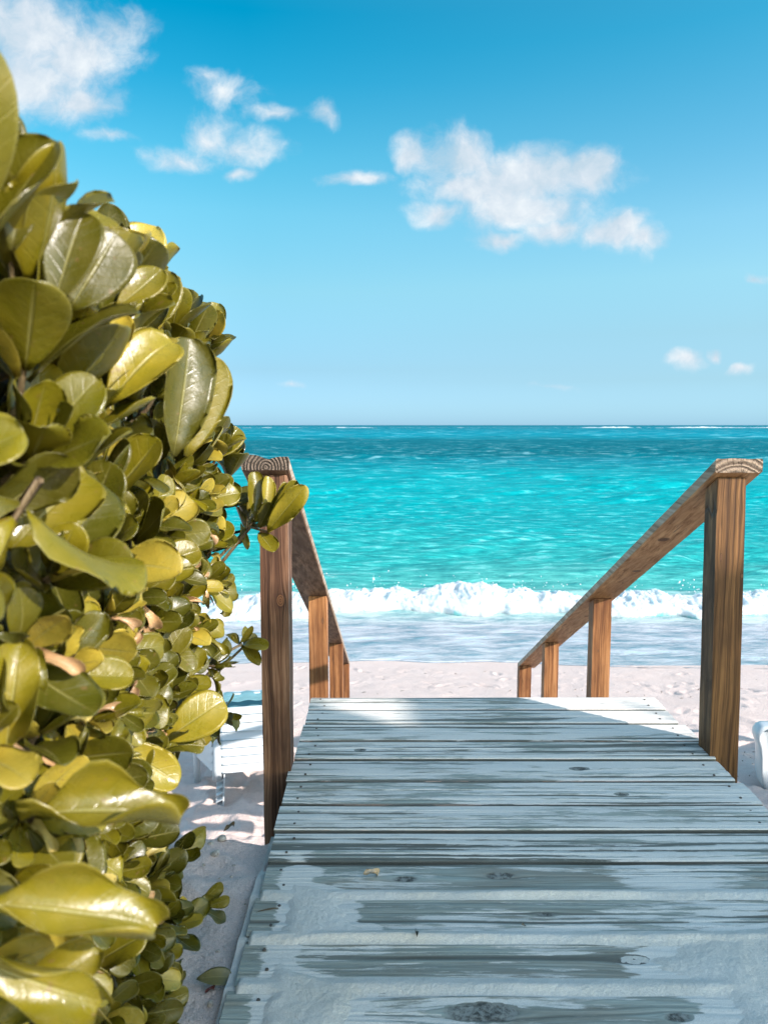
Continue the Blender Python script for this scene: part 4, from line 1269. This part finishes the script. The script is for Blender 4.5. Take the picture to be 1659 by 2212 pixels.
OL, DK, YL = (.130, .110, .007), (.060, .056, .005), (.20, .165, .012)
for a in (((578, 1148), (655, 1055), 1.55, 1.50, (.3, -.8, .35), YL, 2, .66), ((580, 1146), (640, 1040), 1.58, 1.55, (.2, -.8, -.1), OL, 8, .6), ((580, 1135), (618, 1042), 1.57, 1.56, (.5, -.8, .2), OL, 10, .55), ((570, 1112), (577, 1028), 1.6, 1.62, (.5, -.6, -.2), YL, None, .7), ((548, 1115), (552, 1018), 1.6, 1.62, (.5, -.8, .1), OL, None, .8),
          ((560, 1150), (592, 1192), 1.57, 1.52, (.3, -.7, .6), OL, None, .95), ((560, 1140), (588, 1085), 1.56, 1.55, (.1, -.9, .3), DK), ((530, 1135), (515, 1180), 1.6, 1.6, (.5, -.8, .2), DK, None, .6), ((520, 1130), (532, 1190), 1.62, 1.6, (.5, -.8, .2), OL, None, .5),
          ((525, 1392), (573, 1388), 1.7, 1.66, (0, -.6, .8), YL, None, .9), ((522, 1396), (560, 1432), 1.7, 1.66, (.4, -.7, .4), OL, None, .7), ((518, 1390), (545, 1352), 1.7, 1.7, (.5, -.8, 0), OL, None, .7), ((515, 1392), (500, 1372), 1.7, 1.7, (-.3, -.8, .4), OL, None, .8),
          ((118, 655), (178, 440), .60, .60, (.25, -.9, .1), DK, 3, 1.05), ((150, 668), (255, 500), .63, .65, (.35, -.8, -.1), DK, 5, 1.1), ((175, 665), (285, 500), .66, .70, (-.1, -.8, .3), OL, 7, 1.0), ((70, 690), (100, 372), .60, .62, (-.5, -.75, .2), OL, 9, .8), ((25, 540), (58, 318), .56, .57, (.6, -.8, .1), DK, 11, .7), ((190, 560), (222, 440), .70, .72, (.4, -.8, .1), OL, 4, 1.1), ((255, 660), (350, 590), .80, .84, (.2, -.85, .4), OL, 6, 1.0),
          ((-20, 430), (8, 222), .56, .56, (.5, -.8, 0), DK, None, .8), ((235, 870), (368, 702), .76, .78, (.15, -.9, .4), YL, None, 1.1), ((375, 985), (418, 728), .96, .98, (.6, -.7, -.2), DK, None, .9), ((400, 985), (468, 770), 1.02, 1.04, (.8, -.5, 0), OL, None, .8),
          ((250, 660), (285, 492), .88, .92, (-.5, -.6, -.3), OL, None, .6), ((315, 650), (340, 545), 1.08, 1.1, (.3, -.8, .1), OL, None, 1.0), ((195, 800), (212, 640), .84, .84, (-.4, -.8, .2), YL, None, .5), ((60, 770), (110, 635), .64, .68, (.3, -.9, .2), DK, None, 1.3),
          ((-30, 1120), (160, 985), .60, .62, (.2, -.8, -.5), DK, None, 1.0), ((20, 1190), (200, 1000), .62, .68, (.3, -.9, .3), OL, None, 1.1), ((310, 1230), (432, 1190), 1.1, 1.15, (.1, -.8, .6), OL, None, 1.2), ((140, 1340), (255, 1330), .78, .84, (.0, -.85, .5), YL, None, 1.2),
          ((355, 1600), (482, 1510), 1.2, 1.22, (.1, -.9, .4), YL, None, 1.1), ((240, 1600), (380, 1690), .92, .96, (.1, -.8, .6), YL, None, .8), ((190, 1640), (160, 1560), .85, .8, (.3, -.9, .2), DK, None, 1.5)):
    leaf_px(*a)
for (a, b) in (((440, 1110, 1.66), (580, 1150, 1.56)), ((470, 1420, 1.62), (520, 1393, 1.70))):
    A, B = unproj(*a), unproj(*b)
    stems.append((B, B - A))
# big leaves hanging right by the camera at the lower left
for (pp, Yd, d, nr, L) in (((-60, 1950), .46, (.95, .2, -.22), (.1, -.6, .8), .115), ((40, 1760), .52, (.95, .25, -.05), (.0, -.5, .9), .11), ((-90, 2060), .47, (.9, .1, -.5), (.2, -.9, .4), .10),
                          ((10, 1640), .55, (.2, -.1, .9), (.4, -.9, .2), .085), ((-20, 2220), .50, (.7, .1, .5), (.2, -.8, .6), .08), ((60, 2090), .58, (.55, .1, -.8), (.5, -.8, .1), .085)):
    P = unproj(pp[0], pp[1], Yd)
    bag.add(TMH[rl.randint(3)], P, np.array(d, float), np.array(nr, float), L * 1.05, np.array(OL) * rl.uniform(.85, 1.2))
# body of the hedge away from the path, plainer leaves
for k in range(520):
    P = np.array([rl.uniform(-1.7, -.62), rl.uniform(.15, 2.1), rl.uniform(.02, 1.22)])
    lim = -(829.5 - np.interp(P[2], [0, .3, .8, 1.3], [330, 390, 400, 300])) / F * P[1] - .12
    if P[0] > lim: continue
    rosette(bag, P, np.array([.3, -.2, .8]) + rl.normal(0, .4, 3), .095, 8, rl, tmpl=TML, dry=0)
hedge = thing('leafy_hedge', 'tall glossy olive-green hedge of thick rounded leaves filling the left side beside the boardwalk', 'hedge', (-.9, 1.1, -.03))
f_ = bag.build('foliage', M_LEAF, hedge)
f_.location = (.9, -1.1, .03)


def tube_np(pts, rads, seg=6):
    pts = np.array(pts, float)
    V, Fc = [], []
    for i in range(len(pts)):
        t = pts[min(i + 1, len(pts) - 1)] - pts[max(i - 1, 0)]
        t /= np.linalg.norm(t) + 1e-9
        up = np.array([0, 0, 1.]) if abs(t[2]) < .9 else np.array([1., 0, 0])
        e1 = np.cross(t, up); e1 /= np.linalg.norm(e1); e2 = np.cross(e1, t)
        an = np.arange(seg) / seg * 2 * np.pi
        V.append(pts[i] + rads[i] * (np.cos(an)[:, None] * e1 + np.sin(an)[:, None] * e2))
    for i in range(len(pts) - 1):
        j = np.arange(seg)
        Fc.append(np.stack([i * seg + j, i * seg + (j + 1) % seg, (i + 1) * seg + (j + 1) % seg, (i + 1) * seg + j], -1))
    return np.concatenate(V), np.concatenate(Fc)


cos, fcs, n0 = [], [], 0
for (P, ax) in stems:
    ax = ax / np.linalg.norm(ax)
    root = np.array([P[0] - .28 - .1 * rl.rand(), P[1] + rl.uniform(-.05, .12), max(.0, P[2] - rl.uniform(.12, .3))])
    p1 = P - ax * .05; p2 = P * .5 + root * .5 + rl.normal(0, .015, 3) + np.array([0, 0, -.02])
    V, Fc = tube_np([root, p2, p1, P + ax * .004], [.0065, .005, .0036, .003])
    cos.append(V); fcs.append(Fc + n0); n0 += len(V)
for k in range(26):
    x, y = rl.uniform(-1.3, -.48), rl.uniform(.3, 1.9)
    p = [np.array([x, y, -.08])]
    for q in range(6): p.append(p[-1] + np.array([rl.uniform(-.05, .05), rl.uniform(-.05, .05), .17]))
    V, Fc = tube_np(p, np.linspace(.016, .006, 7), 8)
    cos.append(V); fcs.append(Fc + n0); n0 += len(V)
st = link('branches', np_mesh('branches', np.concatenate(cos), np.concatenate(fcs)), [M_STEM], hedge)
st.location = (.9, -1.1, .03)

# ---------------------------------------------------------------- unseen tree added behind the camera, its crown built from the shade outline
SHADE = [(-.88, -.6), (-.86, 1.0), (-.88, 1.65), (-1.1, 2.3), (-1.1, 2.85), (-.6, 3.0), (-.30, 2.90), (-.12, 2.74), (.25, 2.56), (.20, 2.85), (.10, 3.14), (.20, 3.16), (.46, 2.96), (1.09, 2.49), (1.6, 2.45), (2.2, 2.7), (3.3, 3.1), (4.4, 3.5), (5.0, 3.5), (5.0, -.6)]
tree = thing('shade_caster', 'unseen tree added behind the viewer, crown shaped to cast the shade on the boardwalk', 'tree', (9.2, -5.4, -.03))
cb = LeafBag()
rt = np.random.RandomState(5)
n = 0
while n < 15000:
    u, v = rt.uniform(-1.2, 5.0), rt.uniform(-.6, 3.5)
    if not pip(u, v, SHADE): continue
    if not pip(u + .03, v + .035, SHADE) or not pip(u - .03, v - .02, SHADE): continue
    s = rt.uniform(4.1, 5.9)
    P = np.array([u + 1.33 * s, v - s, .897 * s])
    cb.add(TML[rt.randint(5)], P, rt.normal(0, 1, 3), rt.normal(0, .5, 3) + np.array([.5, -.5, .5]), rt.uniform(.10, .16), leaf_colour(rt) * .8, 1.5)
    n += 1
cr = cb.build('crown', M_LEAF, tree); cr.location = (-9.2, 5.4, .03)
V, Fc = tube_np([(9.2, -5.4, -.3), (9.2, -5.3, .8), (9.2, -5.1, 1.9), (9.2, -4.7, 3.2), (9.3, -4.2, 4.4)], [.22, .18, .15, .12, .05], 12)
cos, fcs, n0 = [V], [Fc], len(V)
for tgt in ((5.6, -2.0, 4.2), (7.5, -2.0, 4.4), (10.0, -1.8, 4.4), (11.2, -3, 4.5), (6.4, -4.2, 4.2), (9.6, -4.9, 4.8)):
    a = np.array([9.2, -5.1, 1.9]); b = np.array(tgt)
    V, Fc = tube_np([a, a * .6 + b * .4 + [0, 0, .5], b], [.09, .06, .02], 8)
    cos.append(V); fcs.append(Fc + n0); n0 += len(V)
tr = link('trunk', np_mesh('trunk', np.concatenate(cos), np.concatenate(fcs)), [M_STEM], tree); tr.location = (-9.2, 5.4, .03)

# ---------------------------------------------------------------- small things on the sand and boards
def ground_z(x, y): return float(beach_h(np.array(x), np.array(y)))


M_PEB, t_ = mat('shell_grit')
p_ = t_.n('ShaderNodeTexCoord').outputs['Object']
finish(t_, principled(t_, t_.mix(t_.maprange(t_.noise(p_, 90, 3, .6), .35, .65), (.30, .24, .19), (.58, .52, .46)), .8, .3))
rp = np.random.RandomState(31)


def pebble(x, y, s, z=None):
    bm = bmesh.new()
    bmesh.ops.create_icosphere(bm, subdivisions=2, radius=s)
    a, b, c = rp.uniform(.8, 1.3), rp.uniform(.7, 1.1), rp.uniform(.45, .8)
    for v in bm.verts:
        k = 1 + .28 * float(vnoise(np.array(v.co.x / s * 1.3 + x * 50), np.array(v.co.y / s * 1.3), np.array(v.co.z / s * 1.3), seed=7))
        v.co = Vector((v.co.x * a * k, v.co.y * b * k, v.co.z * c * k))
    o = bm_obj('pebble', bm, [M_PEB], smooth=True)
    o.location = (x, y, (ground_z(x, y) if z is None else z) + s * .25)
    o.rotation_euler = (0, 0, rp.uniform(0, 6))
    return tag(o, 'small pale bit of shell grit on the shaded sand between hedge and boards', 'pebble', 'bits of shell and grit beside the boardwalk')


for (px, py, s) in ((480, 1812, .012), (455, 1822, .010), (430, 1842, .008), (465, 1845, .012), (500, 1850, .006), (440, 1870, .005), (505, 1868, .005), (520, 1900, .004), (475, 1905, .0035), (415, 1800, .006),
                    (470, 2060, .006), (500, 1890, .004), (530, 1960, .004), (440, 2120, .004), (455, 2180, .008), (530, 2000, .004), (550, 1905, .003), (545, 1930, .003)):
    d = px_dir(px, py)
    Yd = -(EYE + .04) / (d[2] / d[1])
    pebble(d[0] / d[1] * Yd, Yd, s)


def litter(name, label, cat, px, py, z, length, yaw, col, curl=1.6, tilt=.2, tm=None, group=None):
    d = px_dir(px, py)
    Yd = -(EYE - z) / (d[2] / d[1])
    x = d[0] / d[1] * Yd
    b = LeafBag()
    dv = np.array([math.cos(yaw), math.sin(yaw), tilt])
    b.add(tm or TMC[rp.randint(len(TMC))], np.zeros(3), dv, np.array([.2 * math.sin(yaw), -.35, .8]), length, np.array(col))
    o = b.build(name, M_LEAF)
    o.location = (x, Yd, z + .004)
    return tag(o, label, cat, group)


litter('dry_leaf', 'dark curved dry leaf lying on the sand left of the left post', 'leaf', 483, 1800, -.03, .045, .9, (.10, .07, .04), tilt=.35)
litter('dry_leaf', 'crumpled pale brown leaf on the sandy boards left of the middle', 'leaf', 785, 1893, .006, .045, .2, (.42, .33, .25), tilt=.25)
litter('dry_leaf', 'tiny black curled leaf standing on the sand strip between two near boards', 'leaf', 900, 2030, .004, .022, 1.4, (.03, .025, .02), tilt=.9)
litter('twig', 'thin dark twig on the sand at the left board ends', 'twig', 553, 1975, .006, .05, .1, (.08, .055, .035), tm=leaf_template(8, 2, narrow=.16, thick=.02))
litter('dry_leaf', 'small dark red withered flower on the sand at the lower left', 'flower', 443, 2150, -.03, .025, .5, (.10, .02, .02), tilt=.5)
litter('fallen_leaf', 'flat grey-green fallen leaf touching the left board ends near the bottom', 'leaf', 425, 2120, -.02, .07, .05, (.13, .12, .05), tilt=.12, tm=TM[3])
litter('dry_leaf', 'small dark chip on the sandy boards right of the middle', 'leaf', 1125, 2003, .006, .012, .1, (.10, .09, .08), tilt=.2)

# weed and driftwood scraps on the beach by the stairs
M_WEED, t_ = mat('dry_seaweed')
p_ = t_.n('ShaderNodeTexCoord').outputs['Object']
finish(t_, principled(t_, t_.mix(t_.noise(p_, 40, 3, .6), (.045, .03, .02), (.20, .14, .09)), .85, .2))
cos, fcs, n0 = [], [], 0
for k in range(560):
    q = rp.rand()
    if q < .4: x, y = rp.normal(1.9, .5), rp.normal(5.9, .35)
    elif q < .6: x, y = rp.uniform(-.75, -.2), rp.normal(6.0, .5)
    elif q < .8: x, y = rp.uniform(1.15, 3.2), rp.uniform(4.6, 6.5)
    else: x, y = rp.uniform(-6, 7), rp.uniform(6.5, 10.6)
    z = ground_z(x, y) + .004
    a = rp.uniform(-.6, .6) if rp.rand() < .7 else rp.uniform(0, 3)
    L = rp.uniform(.01, .05) * (2 if rp.rand() < .08 else 1) * (1.6 if q > .8 else 1)
    V, Fc = tube_np([(x, y, z), (x + math.cos(a) * L * .5, y + math.sin(a) * L * .5, z + L * .15), (x + math.cos(a + .4) * L, y + math.sin(a + .4) * L, z + .002)], [.0015, .003 * rp.uniform(.5, 1.4), .001], 5)
    cos.append(V); fcs.append(Fc + n0); n0 += len(V)
tag(link('seaweed_scraps', np_mesh('seaweed_scraps', np.concatenate(cos), np.concatenate(fcs)), [M_WEED]), 'scattered dark scraps of dried seaweed on the pale beach sand', 'seaweed', kind='stuff')
